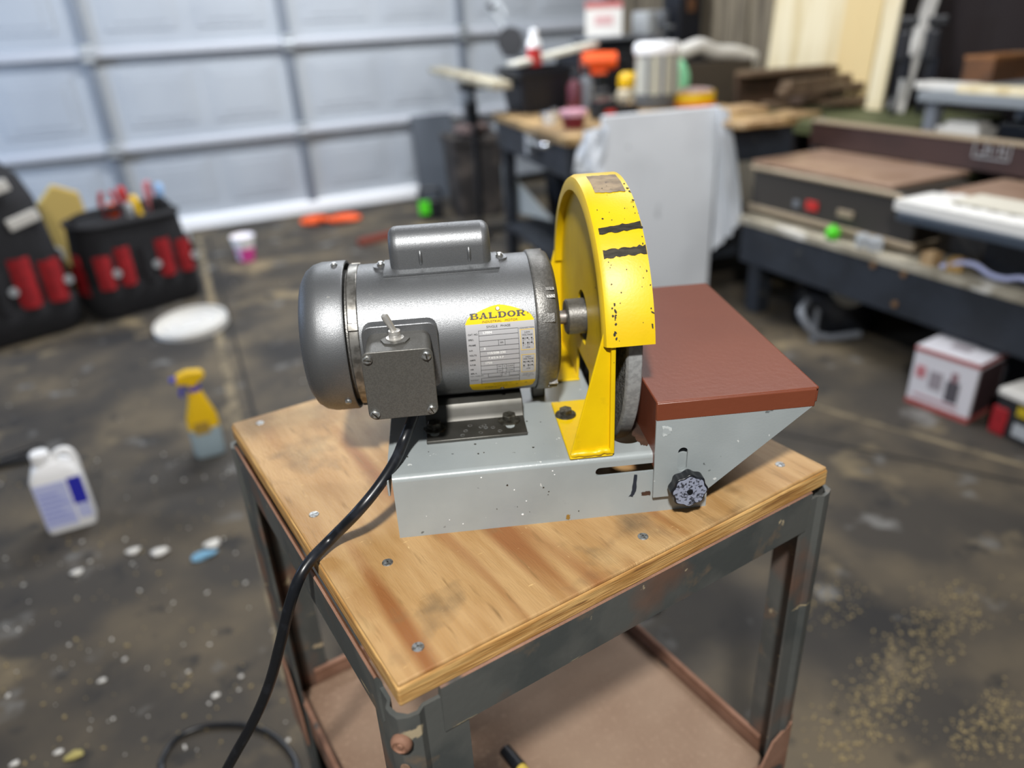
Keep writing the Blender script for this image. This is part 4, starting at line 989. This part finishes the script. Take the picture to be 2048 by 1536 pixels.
for k, (px, py, r_) in enumerate(((1090, 240, 9), (1108, 232, 8), (1150, 212, 9), (1178, 210, 10), (1200, 209, 10), (1224, 210, 10), (1247, 212, 8), (1270, 217, 8))):
    p = at(px, py, z=BZ); s_ = (p-CAM).length/FPX
    tag(MB().lathe([(s_*r_*.5, 0), (s_*r_, .004), (s_*r_, s_*r_*1.5), (s_*r_*.7, s_*r_*1.5), (s_*r_*.6, s_*r_*.8), (.0001, s_*r_*.8)], 14, None, False).build('steel_socket', m_silver, None, 40, 0, 1, 2, (p.x, p.y, BZ)), 'small shiny steel socket standing on the navy workbench', 'socket', 'steel sockets on the navy bench')
p, h, w_ = on(1222, 205, 165, 70)
t = thing('orange_drill', 'black and orange cordless drill on the navy workbench', 'drill', (p.x, p.y+.12, BZ), face_cam(p)+.2); s_ = (p-CAM).length/FPX
MB().box((0, 0, .035), (.10, .085, .07)).build('battery', m_black, t, 0, .01); MB().box((.005, 0, .12), (.045, .05, .12)).build('grip', m_black, t, 0, .015)
MB().cyl((-.10, 0, .205), (.09, 0, .205), .052, 18, .045).build('housing', m_orange, t, 40); MB().cyl((.09, 0, .205), (.15, 0, .205), .026, 14, .018).build('chuck', m_black, t, 40)
MB().box((-.01, -.03, .15), (.09, .03, .02)).build('trim', m_orange, t, 0, .004)
p, h, w_ = on(1180, 196, 178, 30)
t = thing('tape_measure', 'small red tape measure on the navy workbench', 'tape measure', (p.x+.22, p.y-.35, BZ), .5)
MB().prism(rrect(-.04, .04, 0, .07, .025), -.02, .02, 'xz').build('case', m_redp, t, 40, .004); MB().bx(.035, .06, -.01, .01, .0, .012).build('hook', m_silver, t, 0)
pcab = at(1318, 60, x=3.25); p = at(1212, 84, y=pcab.y-.02)
t = thing('black_crate', 'black open crate under the white carton on the corner cabinet', 'crate', (p.x, p.y, 1.0), 0)
hc = .06
loft([(sblock(.15, .12, .02), 0), (sblock(.17, .14, .02), hc)]).build('shell', m_black, t, 40); MB().box((0, 0, hc), (.36, .30, .02)).build('rim', m_grey, t, 0, .004)
pc = Vector((p.x, p.y, 1.0+hc+.01)) 
t = thing('carton', 'small white carton with red top edge on the black crate', 'box', (pc.x-.03, pc.y-.02, pc.z), face_cam(pc)); s_ = (pc-CAM).length/FPX
MB().bx(-s_*32, s_*32, -.07, .07, 0, s_*44).build('body', m_pipe, t, 0, .003); MB().bx(-s_*32.5, s_*32.5, -.071, .071, s_*44, s_*56).build('lid_band', C('dusty_red', 'b06a66', .6), t, 0, .003); MB().bx(-s_*16, s_*16, -.072, -.069, s_*18, s_*34).build('print', C('print_pink', 'c8a2a0', .6), t, 0)
p, h, w_ = on(1322, 216, 84, 92)
t = thing('glue_bottles_jar', 'tall white-lidded clear canister full of sticks on the workbench', 'canister', (p.x+.02, p.y+.08, BZ))
MB().lathe([(w_*.40, 0), (w_*.42, .01), (w_*.42, h*.22)], 28).build('dark_base', C('canister_base', '5d5f60', .5), t, 40)
MB().lathe([(w_*.41, h*.22), (w_*.41, h*.82)], 28).build('wall', C('canister_wall', 'c5c4b8', .35, trans=.15), t, 40)
MB().lathe([(w_*.44, h*.82), (w_*.45, h*.84), (w_*.45, h*.95), (w_*.40, h)], 28).build('lid', m_white, t, 40)
for k in range(7): a_ = -2.6+k*.35; MB().cyl((w_*.43*math.cos(a_), w_*.43*math.sin(a_), h*.2), (w_*.43*math.cos(a_), w_*.43*math.sin(a_), h*.8), .008, 6).build('stick', C('stick_pale', 'b8b49c', .7) if k % 2 else m_grey, t, 40)
p, h, w_ = on(1262, 208, 165, 40)
t = thing('glue_bottle', 'cream glue bottle with yellow cap beside the clear canister', 'bottle', (p.x, p.y+.03, BZ))
MB().lathe([(w_*.45, 0), (w_*.5, .01), (w_*.5, h*.6), (w_*.3, h*.8)], 20).build('body', C('cream_plastic', 'cfc6ae', .5), t, 40); MB().lathe([(w_*.42, h*.8), (w_*.46, h*.82), (w_*.46, h*1.25), (w_*.3, h*1.45)], 20).build('cap', m_ylw, t, 40)
p, h, w_ = on(1396, 210, 168, 78)
t = thing('yellow_tub', 'short yellow tub with pink and white contents on the workbench', 'tub', (p.x, p.y+.04, BZ))
MB().lathe([(w_*.46, 0), (w_*.5, .01), (w_*.5, h*.62), (w_*.47, h*.62), (w_*.45, .01), (.0001, .01)], 28, None, False).build('wall', m_ylw, t, 40); MB().lathe([(w_*.51, 0), (w_*.51, h*.14), (w_*.50, h*.14)], 28).build('orange_band', m_orange, t, 40)
MB().lathe([(w_*.45, h*.5), (w_*.43, h*.72), (w_*.2, h*.8)], 20).build('contents', C('pinkish', 'b98a86', .7, c2='d9d3cb', scale=40), t, 40)
lump('mint_cloth', m_mint, (p.x+.02, p.y+.20, BZ+.0), (.13, .10, .21), 'mint green cloth bundle behind the yellow tub', 'cloth', None, 6, rough=.12)

# ------------------------------------------------------------------ cabinet in the corner
p = at(1318, 60, x=3.25)
t = thing('corner_cabinet', 'dark navy cabinet standing in the corner beyond the workbench', 'cabinet', (3.08, p.y, 0), 0)
MB().bx(-.50, .47, -.2, .2, 0, .96).build('carcass', m_navy, t, 0, .006)
MB().bx(-.49, -.02, -.215, -.2, .1, .92).build('door', m_navy, t, 0, .004); MB().bx(-.01, .46, -.215, -.2, .1, .92).build('door', m_navy, t, 0, .004)
MB().bx(-.50, .47, -.2, .2, .96, 1.0).build('top', m_navy, t, 0, .004)
t2 = thing('bench_vise', 'grey cast vise sitting on the corner cabinet', 'vise', (3.16, p.y, 1.0), .2)
MB().box((0, 0, .03), (.2, .16, .06)).build('base', m_grey, t2, 0, .01); MB().box((-.03, 0, .13), (.10, .14, .14)).build('fixed_jaw', m_lgrey, t2, 0, .015); MB().box((.09, 0, .14), (.06, .14, .12)).build('moving_jaw', m_grey, t2, 0, .012); MB().cyl((.1, -.12, .1), (.1, .12, .1), .012, 10).build('bar', m_silver, t2, 40)
t2 = thing('navy_case', 'upright navy tool case standing on the corner cabinet', 'tool case', (3.43, p.y, 1.0), 0)
MB().bx(-.10, .10, -.09, .09, 0, .42).build('shell', m_navy, t2, 0, .02); MB().bx(-.03, .03, -.10, -.09, .18, .26).build('latch', m_brownwood, t2, 0, .004)

# ------------------------------------------------------------------ olive side table with lumber
OZ = .70
side = thing('side_table', 'olive painted side table loaded with lumber offcuts', 'table', (2.80, 2.20, 0), 0)
MB().bx(0, .78, 0, 1.34, OZ-.05, OZ).build('top', m_olv, side, 0, .004)
for x in (.03, .69):
    for y in (.03, 1.25): MB().bx(x, x+.06, y, y+.06, 0, OZ-.05).build('leg', m_olv, side, 0, .004)
for k, (px, py, ww, dd, m_, lb_) in enumerate(((1482, 214, .18, .16, m_tan, 'tan square offcut on the workbench beside the yellow tub'), (1508, 240, .22, .12, m_tan, 'tan long offcut on the workbench edge by the plastic film'), (1578, 226, .26, .18, m_tan, 'tan wide offcut near the jointer fence end'), (1552, 178, .2, .14, C('rosy_tan', 'ad8464', .7), 'rosy tan offcut lying behind other offcuts'))):
    oz = BZ if k < 2 else OZ; p = at(px, py, z=oz+.02); o = MB().box((0, 0, .011), (ww, dd, .022)).box((ww*.1, 0, .024), (ww*.6, dd*.5, .004)).build('wood_offcut', m_, None, 0, .003, 1, 2, (p.x, p.y, oz), -.1+.12*k); tag(o, lb_, 'wood offcut', 'wood offcuts')
pa, pb = at(1432, 160, z=.80), at(1612, 128, z=.80); d_ = pb-pa; rz = math.atan2(d_.y, d_.x); mid = (pa+pb)/2
lb1 = thing('door_casing', 'dark brown L-shaped length of timber lying on the olive table', 'timber', (3.20, 3.20, OZ), R(-10))
MB().bx(-.28, .28, -.02, .02, 0, .17).build('web', C('dark_timber', '4b3626', .7, c2='3a2a1d', scale=9), lb1, 0, .004); MB().bx(-.28, .28, -.11, .02, .17, .195).build('flange', m_umb, lb1, 0, .004)
for k, (yy, zz, rz_, m_) in enumerate(((2.92, OZ+.024, -.4, m_umb), (2.94, OZ+.058, .35, C('dark_timber', '4b3626', .7)), (2.90, OZ+.092, -.15, m_umb), (2.96, OZ+.126, .08, m_umb))):
    o = MB().bx(-.30, .30, -.035, .035, 0, .03).bx(-.30, .30, -.03, -.02, .028, .033).build('timber_stick', m_, None, 0, .003, 1, 2, (3.20+.02*k, yy, zz), rz_)
    tag(o, ('weathered timber stick slanting across the olive table', 'dark timber stick crossing over the others on the olive table', 'short weathered timber stick near the tan offcuts', 'topmost weathered timber stick beside the L-shaped timber')[k], 'timber', 'timber sticks on the olive table')
pts = [at(px, py, y=3.46) for px, py in ((1345, 112), (1375, 100), (1400, 92), (1430, 104), (1470, 106), (1505, 116))]
o = tag(MB().tube(catmull([(v.x, v.y, v.z) for i, v in enumerate(pts)], 6), .04, 12).build('pipe_insulation', m_pipe, None, 60), 'bent off-white foam pipe lying over the lumber pile', 'foam pipe')
# shelf under it: a stack of battens carrying the pipe
o = tag(MB().bx(-.3, .25, -.06, .06, 0, .10).bx(-.28, .23, -.05, .05, .1, max(.12, pts[3].z-.045-OZ)).build('batten_stack', C('grey_timber', '4a4136', .8), None, 0, .004, 1, 2, (min(3.24, pts[3].x), 3.46, OZ), 0), 'grey timber block supporting the white foam pipe', 'timber')
o.location.z = OZ

# ------------------------------------------------------------------ plywood sheets against the right wall
def lean(name, pxl, pxr, py, zb_, xw, th, m_, label, grp=None, htop=1.75, tilt=3.0):
    a = at(pxl, py, x=xw); b_ = at(pxr, py, x=xw); y0, y1 = min(a.y, b_.y), max(a.y, b_.y)
    o = MB().bx(-th, 0, -(y1-y0)/2, (y1-y0)/2, 0, htop-zb_).build(name, m_, None, 0, .002, 1, 2, (xw-.05, (y0+y1)/2, zb_)); o.rotation_euler = (0, R(tilt), 0)
    return tag(o, label, 'plywood', grp)
lean('plywood_sheet', 1552, 1700, 100, OZ+.026, 3.54, .018, m_cream, 'wide cream plywood sheet leaning on the planked wall', 'plywood leaning on the right wall')
lean('plywood_sheet', 1690, 1738, 100, OZ+.026, 3.50, .018, C('honey_ply', 'd8c08c', .7), 'honey coloured plywood strip leaning beside the cream sheet', 'plywood leaning on the right wall')
lean('plywood_sheet', 1728, 1764, 100, OZ+.0, 3.47, .018, C('honey_ply', 'd8c08c', .7), 'narrow honey plywood strip leaning between wider honey and cream ones', 'plywood leaning on the right wall')
lean('plywood_sheet', 1768, 1800, 90, .69, 3.44, .018, m_cream, 'narrow cream plywood strip leaning next to a white batten', 'plywood leaning on the right wall')
pa, pb = at(1792, 226, z=.70), at(1872, 0, z=1.28)
pb = at(1872, -30, x=pa.x+.22)
o = MB().cyl((0, 0, 0), pb-pa, .034, 4).cyl((.0, .03, .02), pb-pa+Vector((0, .03, -.02)), .018, 4).build('white_batten', m_pipe, None, 0, .002, 1, 2, pa); tag(o, 'long white batten leaning in front of the plywood strips', 'batten')
for k, (px, lb_) in enumerate(((1768, 'navy bar clamp standing beside the plywood'), (1822, 'navy bar clamp standing behind the white batten'))):
    p = at(px, 232, z=.70)
    t = thing('bar_clamp', lb_, 'clamp', (p.x+.05, p.y, .70), face_cam(p))
    MB().bx(-.012, .012, -.006, .006, 0, .42).build('bar', m_navy, t, 0, .003); MB().box((.0, 0, .30), (.06, .04, .13)).build('sliding_head', m_navy, t, 0, .01); MB().box((.01, 0, .40), (.08, .03, .04)).build('fixed_head', m_black, t, 0, .006); MB().cyl((.03, 0, .16), (.03, 0, .26), .018, 10).build('handle', m_navy, t, 40)

# ------------------------------------------------------------------ rack at the right
UZ = .86
rk = thing('steel_rack', 'grey steel rack holding boxes behind the jointer', 'rack', (2.88, 1.0, 0), 0)
MB().bx(0, .70, 0, 1.14, UZ-.04, UZ).build('top_deck', C('rack_deck', '8a8f92', .5, .2), rk, 0, .004)
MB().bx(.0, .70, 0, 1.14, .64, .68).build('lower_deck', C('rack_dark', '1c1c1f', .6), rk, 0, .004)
for x in (.02, .63):
    for y in (.03, 1.06): MB().bx(x, x+.05, y, y+.05, 0, UZ-.04).build('post', m_grey, rk, 0, .004)
def crate_box(name, px0, px1, pyb, pyt, z, x, m_, label, depth=.2, extra=None):
    a = at(px0, pyb, z=z); b_ = at(px1, pyb, z=z); y0, y1 = b_.y, a.y; xx = (a.x+b_.x)/2; h = zat(at((px0+px1)/2, pyb, z=z), (px0+px1)/2, pyt)-z
    t = thing(name, label, 'box', (xx, (y0+y1)/2, z), 0); w = y1-y0
    MB().bx(0, depth, -w/2, w/2, 0, h*.86).build('body', m_, t, 0, .003); MB().bx(-.003, depth+.003, -w/2-.003, w/2+.003, h*.86, h).build('lid', extra or m_, t, 0, .003)
    return t, h, w
crate_box('wooden_box', 1908, 1992, 166, 112, UZ, 2.9, m_brownwood, 'reddish brown wooden box standing on the steel rack', .25, C('box_lid', '8a5c34', .6))
t, h, w = crate_box('carton', 2000, 2100, 152, 104, UZ+.001, 2.9, C('kraft', 'b08d66', .7), 'kraft carton with white label on the steel rack', .25)
MB().bx(-.005, 0, -w*.1, w*.2, h*.1, h*.5).build('label_sheet', m_white, t, 0)
for k, (px, py, L_, lb_) in enumerate(((2000, 186, .42, 'cream board lying along the steel rack front edge'), (1895, 170, .22, 'short pale board at the corner of the steel rack'))):
    p = at(px, py, z=UZ+.015); o = MB().bx(-.05, .05, -L_/2, L_/2, 0, .025).bx(-.045, -.03, -L_/2, L_/2, .024, .028).build('pale_board', m_cream if k == 0 else m_pipe, None, 0, .003, 1, 2, (max(p.x, 2.95), p.y, UZ)); tag(o, lb_, 'board')
p = at(1885, 240, z=.68)
tag(MB().bx(-.06, .06, -.10, .10, 0, .05).bx(-.04, .04, -.08, .06, .05, .07).build('white_block', m_pipe, None, 0, .006, 1, 2, (2.98, 1.98, .68)), 'white wooden block on the lower deck of the steel rack', 'block')
p = at(2040, 225, z=.68)
t = thing('gear_tool', 'dark tool with red and brass details on the rack lower deck', 'tool', (3.05, 1.72, .68), 0); MB().bx(-.08, .08, -.12, .12, 0, .08).build('body', m_black, t, 0, .01); MB().cyl((-.09, -.05, .05), (-.07, -.05, .05), .03, 14).build('brass_knob', C('brass', '9a7a3c', .4, .6), t, 40); MB().bx(-.09, -.08, -.11, -.08, .01, .05).build('red_tab', m_redp, t, 0)
# dark folds added along the dark right wall, no known cloth there
for k in range(7):
    y = 1.0+.24*k
    MB().grid(lambda u, v: (3.655-.03*abs(math.sin(3.1*u)), y+.24*u, .3+2.0*v), 6, 2).build('added_dark_fold', C('added_dark', '1d1414', .9), wr, 60)

# ------------------------------------------------------------------ low bench with the jointer
LZ, LX = .415, 2.2
low = thing('low_bench', 'long low bench with navy front board and pale top edge', 'bench', (LX, .2, 0), 0)
MB().bx(-.005, .62, 0, 2.16, LZ-.03, LZ).build('top', m_benchtop, low, 0, .004)
MB().bx(0, .03, 0, 2.14, .225, LZ-.03).build('front_board', m_bench, low, 0, .004)
for y in (.05, 1.02, 2.05):
    for x in (.04, .54): MB().bx(x, x+.07, y, y+.07, 0, LZ-.03).build('leg', m_bench, low, 0, .004)
for px, py in ((1747, 530), (1808, 548), (1790, 608)):
    p = at(px, py, x=LX-.001); MB().cyl((-.006, p.y-.2, p.z), (.002, p.y-.2, p.z), .011, 12).build('bolt_head', C('brass_bolt', '8a6a4a', .5, .4), low, 40)
jt = thing('jointer', 'brown benchtop jointer with tan bed and long dark fence', 'jointer', (2.25, 1.60, LZ), 0)
bb = [(-.01, .03), (.755, .03), (.755, .185), (.745, .205), (.10, .205), (.06, .20), (.0, .14), (-.01, .10)]
MB().prism(bb, .0, .34, 'yz').build('body', m_case, jt, 30, .008)
MB().bx(-.006, .345, -.02, .765, .02, .045).build('base_trim', m_trimb, jt, 0, .004)
MB().tube(catmull([(-.004, .76, .192), (-.004, .4, .192), (-.004, .12, .192), (-.004, .06, .185), (-.004, .0, .135)], 6), .010, 8).build('edge_trim', m_trimb, jt, 60)
MB().bx(.0, .40, .10, .765, .205, .22).build('outfeed_bed', m_bed, jt, 0, .004); MB().bx(.09, .40, -.45, -.02, .198, .213).build('infeed_bed', m_bed, jt, 0, .004)
MB().bx(.12, .35, -.44, .02, .0, .19).build('infeed_support', m_case, jt, 0, .004)
p = at(1625, 412, x=2.25); MB().bx(-.008, .002, p.y-1.60-.028, p.y-1.60+.028, p.z-LZ-.018, p.z-LZ+.018).build('red_badge', m_redp, jt, 0, .003)
p = at(1594, 408, x=2.25); MB().bx(-.008, .002, p.y-1.60-.015, p.y-1.60+.015, p.z-LZ-.014, p.z-LZ+.014).build('grey_badge', m_grey, jt, 0, .003)
p = at(1692, 428, x=2.25); MB().bx(-.008, .002, p.y-1.60-.035, p.y-1.60+.035, p.z-LZ-.013, p.z-LZ+.013).build('switch_plate', m_trimb, jt, 0, .003)
fa = at(1612, 237, x=2.64); fz = fa.z-LZ
MB().bx(.385, .41, -.50, .84, .225, fz-.012).build('fence', m_choc, jt, 0, .003); MB().bx(.38, .43, -.50, .84, fz-.012, fz).build('fence_cap', m_trimb, jt, 0, .003); MB().bx(.40, .46, .83, .845, .20, fz).build('fence_end', m_grey, jt, 0, .003)
p = at(1985, 300, x=2.635); a, z_ = p.y-1.60, p.z-LZ
pl2 = MB()
for y0_, y1_, z0_, z1_ in ((-.065, .065, .028, .031), (-.065, .065, -.031, -.028), (-.065, -.062, -.03, .03), (.062, .065, -.03, .03), (.02, .045, -.018, -.014), (.02, .024, -.018, .018), (.005, .009, -.015, .01), (-.01, .0, -.004, 0), (-.045, -.041, -.018, .012), (-.03, -.026, -.012, .016)): pl2.bx(.381, .386, a+y0_, a+y1_, z_+z0_, z_+z1_)
pl2.build('maker_plate_outline', m_lgrey, jt, 0)
p = at(1705, 470, z=LZ); tag(MB().lathe([(.0001, 0), (.018, .004), (.027, .022), (.022, .040), (.010, .047), (.0001, .047)], 18, None, False).bx(-.008, .008, -.008, .008, .045, .053).build('green_cap', m_green, None, 50, 0, 1, 2, (2.215, p.y, LZ)), 'lime green bottle cap on the low bench edge', 'cap')
# machine with paper pad beside the jointer
t = thing('scroll_saw', 'black machine with navy slab table beside the jointer', 'machine', (2.16, .95, LZ), 0)
MB().bx(.095, .16, -.3, .42, 0, .15).build('body', m_black, t, 0, .02); MB().prism(rrect(-.05, .165, -.42, .64, .05), .15, .18).build('slab', C('slab_navy', '39424d', .45), t, 40, .004)
pad = thing('folded_towel', 'white ribbed folded towel lying on the navy slab', 'towel', (2.125, 1.26, LZ+.18), 0)
MB().grid(lambda u, v: (.0+.18*u, -.45+.78*v, .028+.022*(1-abs(2*v-1)**6)*(1-abs(2*u-1)**6)+.003*math.sin(90*v)), 8, 60).bx(.0, .18, -.45, .33, 0, .03).build('towel_body', C('towel_white', 'dedcd6', .9), pad, 50); MB().bx(.02, .16, -.30, .16, .05, .056).build('ribbed_pad', C('pad_cream', 'd2cdbd', .9), pad, 0, .002)
for k, (px, py, m_, lb_) in enumerate(((1962, 538, m_tan, 'small tan wood block on the low bench edge'), (2018, 552, C('gold_wood', 'b18f55', .7), 'small golden wood block near the bench edge'), (2000, 470, m_lgrey, 'grey plug adapter lying under the navy slab'), (1945, 470, m_lgrey, 'grey charger block lying under the navy slab'))):
    p = at(px, py, z=LZ); o = MB().box((0, 0, .02), (.05, .045, .04)).box((0, 0, .042), (.03, .025, .006)).build('small_block', m_, None, 0, .004, 1, 2, (min(p.x, 2.24) if k < 2 else 2.23, p.y+.12, LZ), .3*k); tag(o, lb_, 'block')
o = tag(MB().tube(catmull([(2.217+.008*math.sin(i*.7), 1.45-.05*i, LZ+.010+.03*abs(math.sin(i*.9))) for i in range(8)], 6), .008, 8).build('white_cable', m_lilac, None, 60), 'pale looped cable lying on the low bench', 'cable')

# ------------------------------------------------------------------ under and in front of the low bench
t = thing('shop_vacuum', 'dark machine with beige motor end under the low bench', 'machine', (2.45, 2.02, 0), .3)
MB().lathe([(.16, 0), (.17, .02), (.16, .15), (.10, .17)], 24).build('body', m_black, t, 40); MB().cyl((-.16, -.12, .20), (.02, .02, .20), .065, 20).build('motor_end', C('beige', 'a39c8a', .6), t, 40)
MB().tube(catmull([(-.16, .05, .12), (-.26, .02, .10), (-.24, -.06, .02), (-.12, -.16, .02)], 6), .016, 8).build('hose', m_grey, t, 60)
pa = at(1640, 592, x=2.34); pb = at(1712, 648, z=.02)
tag(MB().cyl(pa, Vector((2.22, pb.y, .012)), .012, 10).cyl(Vector((2.22, pb.y, .006)), Vector((2.21, pb.y-.02, .006)), .014, 8).build('metal_rod', m_grey, None, 40), 'thin grey rod leaning under the low bench', 'rod')
for k, (px, py, s_) in enumerate(((1520, 610, .22), (1555, 570, .18), (1770, 650, .2))):
    p = at(px, py, z=0); lump('dark_bundle', (m_blk, C('green_bundle', '2c3a30', .85), m_blk)[k], (max(p.x, 2.42)+.1*k+(.22 if k == 0 else 0), (2.28, 2.52, 1.62)[k], -.004), (s_, s_, s_*.8), ('black cloth bundle under the left end of the low bench', 'dull green cloth bundle behind the low bench end', 'black cloth bundle on the floor behind the white carton')[k], 'cloth', None, 50+k)
# red and white product carton
bL, bM = at(1810, 802, z=0), at(1932, 848, z=0); d_ = bM-bL; wbx = d_.length; rz = math.atan2(d_.y, d_.x)
t = thing('product_carton', 'white product carton with red edges on the floor by the low bench', 'box', (bL.x, bL.y, 0), rz); HB2 = zat(bL, 1826, 690)
m_cw = C('carton_white', 'd9d7dc', .5)
MB().bx(0, wbx, 0, .17, 0, HB2).build('carton_body', m_cw, t, 0, .003)
for z0_, z1_ in ((0.0, .018), (HB2-.014, HB2)): MB().bx(-.001, wbx+.001, -.0015, .1715, z0_, z1_+.0005).build('red_edge', C('carton_red', 'a8524e', .5), t, 0)
MB().bx(-.0, wbx, -.0005, .17, HB2, HB2+.002).build('top_flap', m_cw, t, 0)
MB().bx(wbx, wbx+.002, .01, .16, .02, HB2-.02).build('dark_side_print', C('dark_print', '3d2e30', .5), t, 0)
for x0_, x1_, z0_, z1_, c in ((.015, .045, .10, .14, 'c07a80'), (.06, .10, .075, .135, '9a9298'), (.115, .155, .05, .12, '57545a'), (.02, .16, .035, .042, 'b0848a'), (.125, .145, .12, .15, '8d6a70')):
    MB().bx(x0_, x1_, -.002, 0, z0_, z1_).build('front_print', C('print_'+c, c, .5), t, 0)
MB().bx(.07, .13, .06, .10, HB2+.002, HB2+.003).build('top_print', C('print_9a9298', '9a9298', .5), t, 0)
p = at(1990, 870, z=0)
t = thing('tool_carton', 'black and red tool box with yellow label beside the white carton', 'box', (2.125, .90, 0), -.05)
MB().bx(0, .24, 0, .235, .0, .125).build('body', m_blk, t, 0, .006); MB().bx(-.004, .244, -.004, .239, .125, .15).build('lid', m_pipe, t, 0, .006)
for y in (.0, .195): MB().bx(-.006, .05, y-.003, y+.045, .0, .09).build('red_corner', m_red, t, 0, .006)
MB().bx(-.003, 0, .09, .17, .085, .115).build('yellow_label', C('warn_yellow', 'b9a21a', .5), t, 0); MB().bx(-.003, 0, .07, .17, .02, .06).build('grey_label', m_lgrey, t, 0)

# more clutter on the navy workbench
def clutter(px, py, kind, m_, name, label, cat, s_=1.0):
    p = at(px, py, z=BZ); q = (p.x, p.y, BZ); t = thing(name, label, cat, q, face_cam(p)+.4*((px*7) % 5-2)/2)
    if kind == 'bottle':
        MB().lathe([(.026*s_, 0), (.03*s_, .006), (.03*s_, .10*s_), (.012*s_, .125*s_)], 18).build('body', m_, t, 40); MB().lathe([(.014*s_, .125*s_), (.014*s_, .155*s_), (.01*s_, .16*s_)], 14).build('cap', m_black, t, 40)
    elif kind == 'charger':
        MB().prism([(-.07*s_, 0), (.07*s_, 0), (.065*s_, .05*s_), (.02*s_, .085*s_), (-.06*s_, .075*s_)], -.05*s_, .05*s_, 'xz').build('housing', m_, t, 0, .008); MB().box((0, -.051*s_, .03*s_), (.05*s_, .004, .02*s_)).build('panel', m_redp, t, 0, .002)
    elif kind == 'grinder':
        MB().cyl((-.12*s_, 0, .035), (.08*s_, 0, .035), .034, 16, .028).build('barrel', m_, t, 40); MB().cyl((.08*s_, 0, .005), (.08*s_, 0, .075), .04, 16, .03).build('gear_head', m_grey, t, 40); MB().tube([(.08*s_, .03, .04), (.085*s_, .12, .05)], .014, 8).build('side_handle', m_black, t, 60)
    elif kind == 'roll':
        MB().lathe([(.045*s_, 0), (.045*s_, .045), (.03*s_, .045), (.03*s_, 0), (.045*s_, 0)], 24, None, False).build('tape', m_, t, 40); MB().lathe([(.03*s_, 0), (.03*s_, .045), (.027*s_, .045), (.027*s_, 0), (.03*s_, 0)], 24, None, False).build('core', m_tan, t, 40)
    return t
clutter(1150, 224, 'bottle', C('wine_plastic', '5a2530', .5), 'oil_bottle', 'tall wine red bottle with black cap beside the navy bin', 'bottle', 1.25)
clutter(1172, 217, 'bottle', m_grey, 'grey_bottle', 'tall grey bottle with black cap behind the drill', 'bottle', 1.3)
clutter(1212, 236, 'charger', m_black, 'battery_charger', 'black battery charger with red panel in front of the drill', 'charger', 1.0)
clutter(1290, 190, 'charger', m_grey, 'battery_pack', 'grey battery pack with red panel behind the cream glue bottle', 'battery', 1.0)
clutter(1258, 226, 'roll', m_black, 'tape_roll', 'black tape roll lying behind the white board', 'tape roll')
clutter(1100, 248, 'roll', m_pipe, 'tape_roll', 'small white tape roll beside the dark red cup', 'tape roll', .6)
clutter(1365, 200, 'bottle', C('ivory_plastic', 'b9b5a4', .5), 'ivory_bottle', 'ivory bottle with black cap beside the yellow tub', 'bottle', .9)
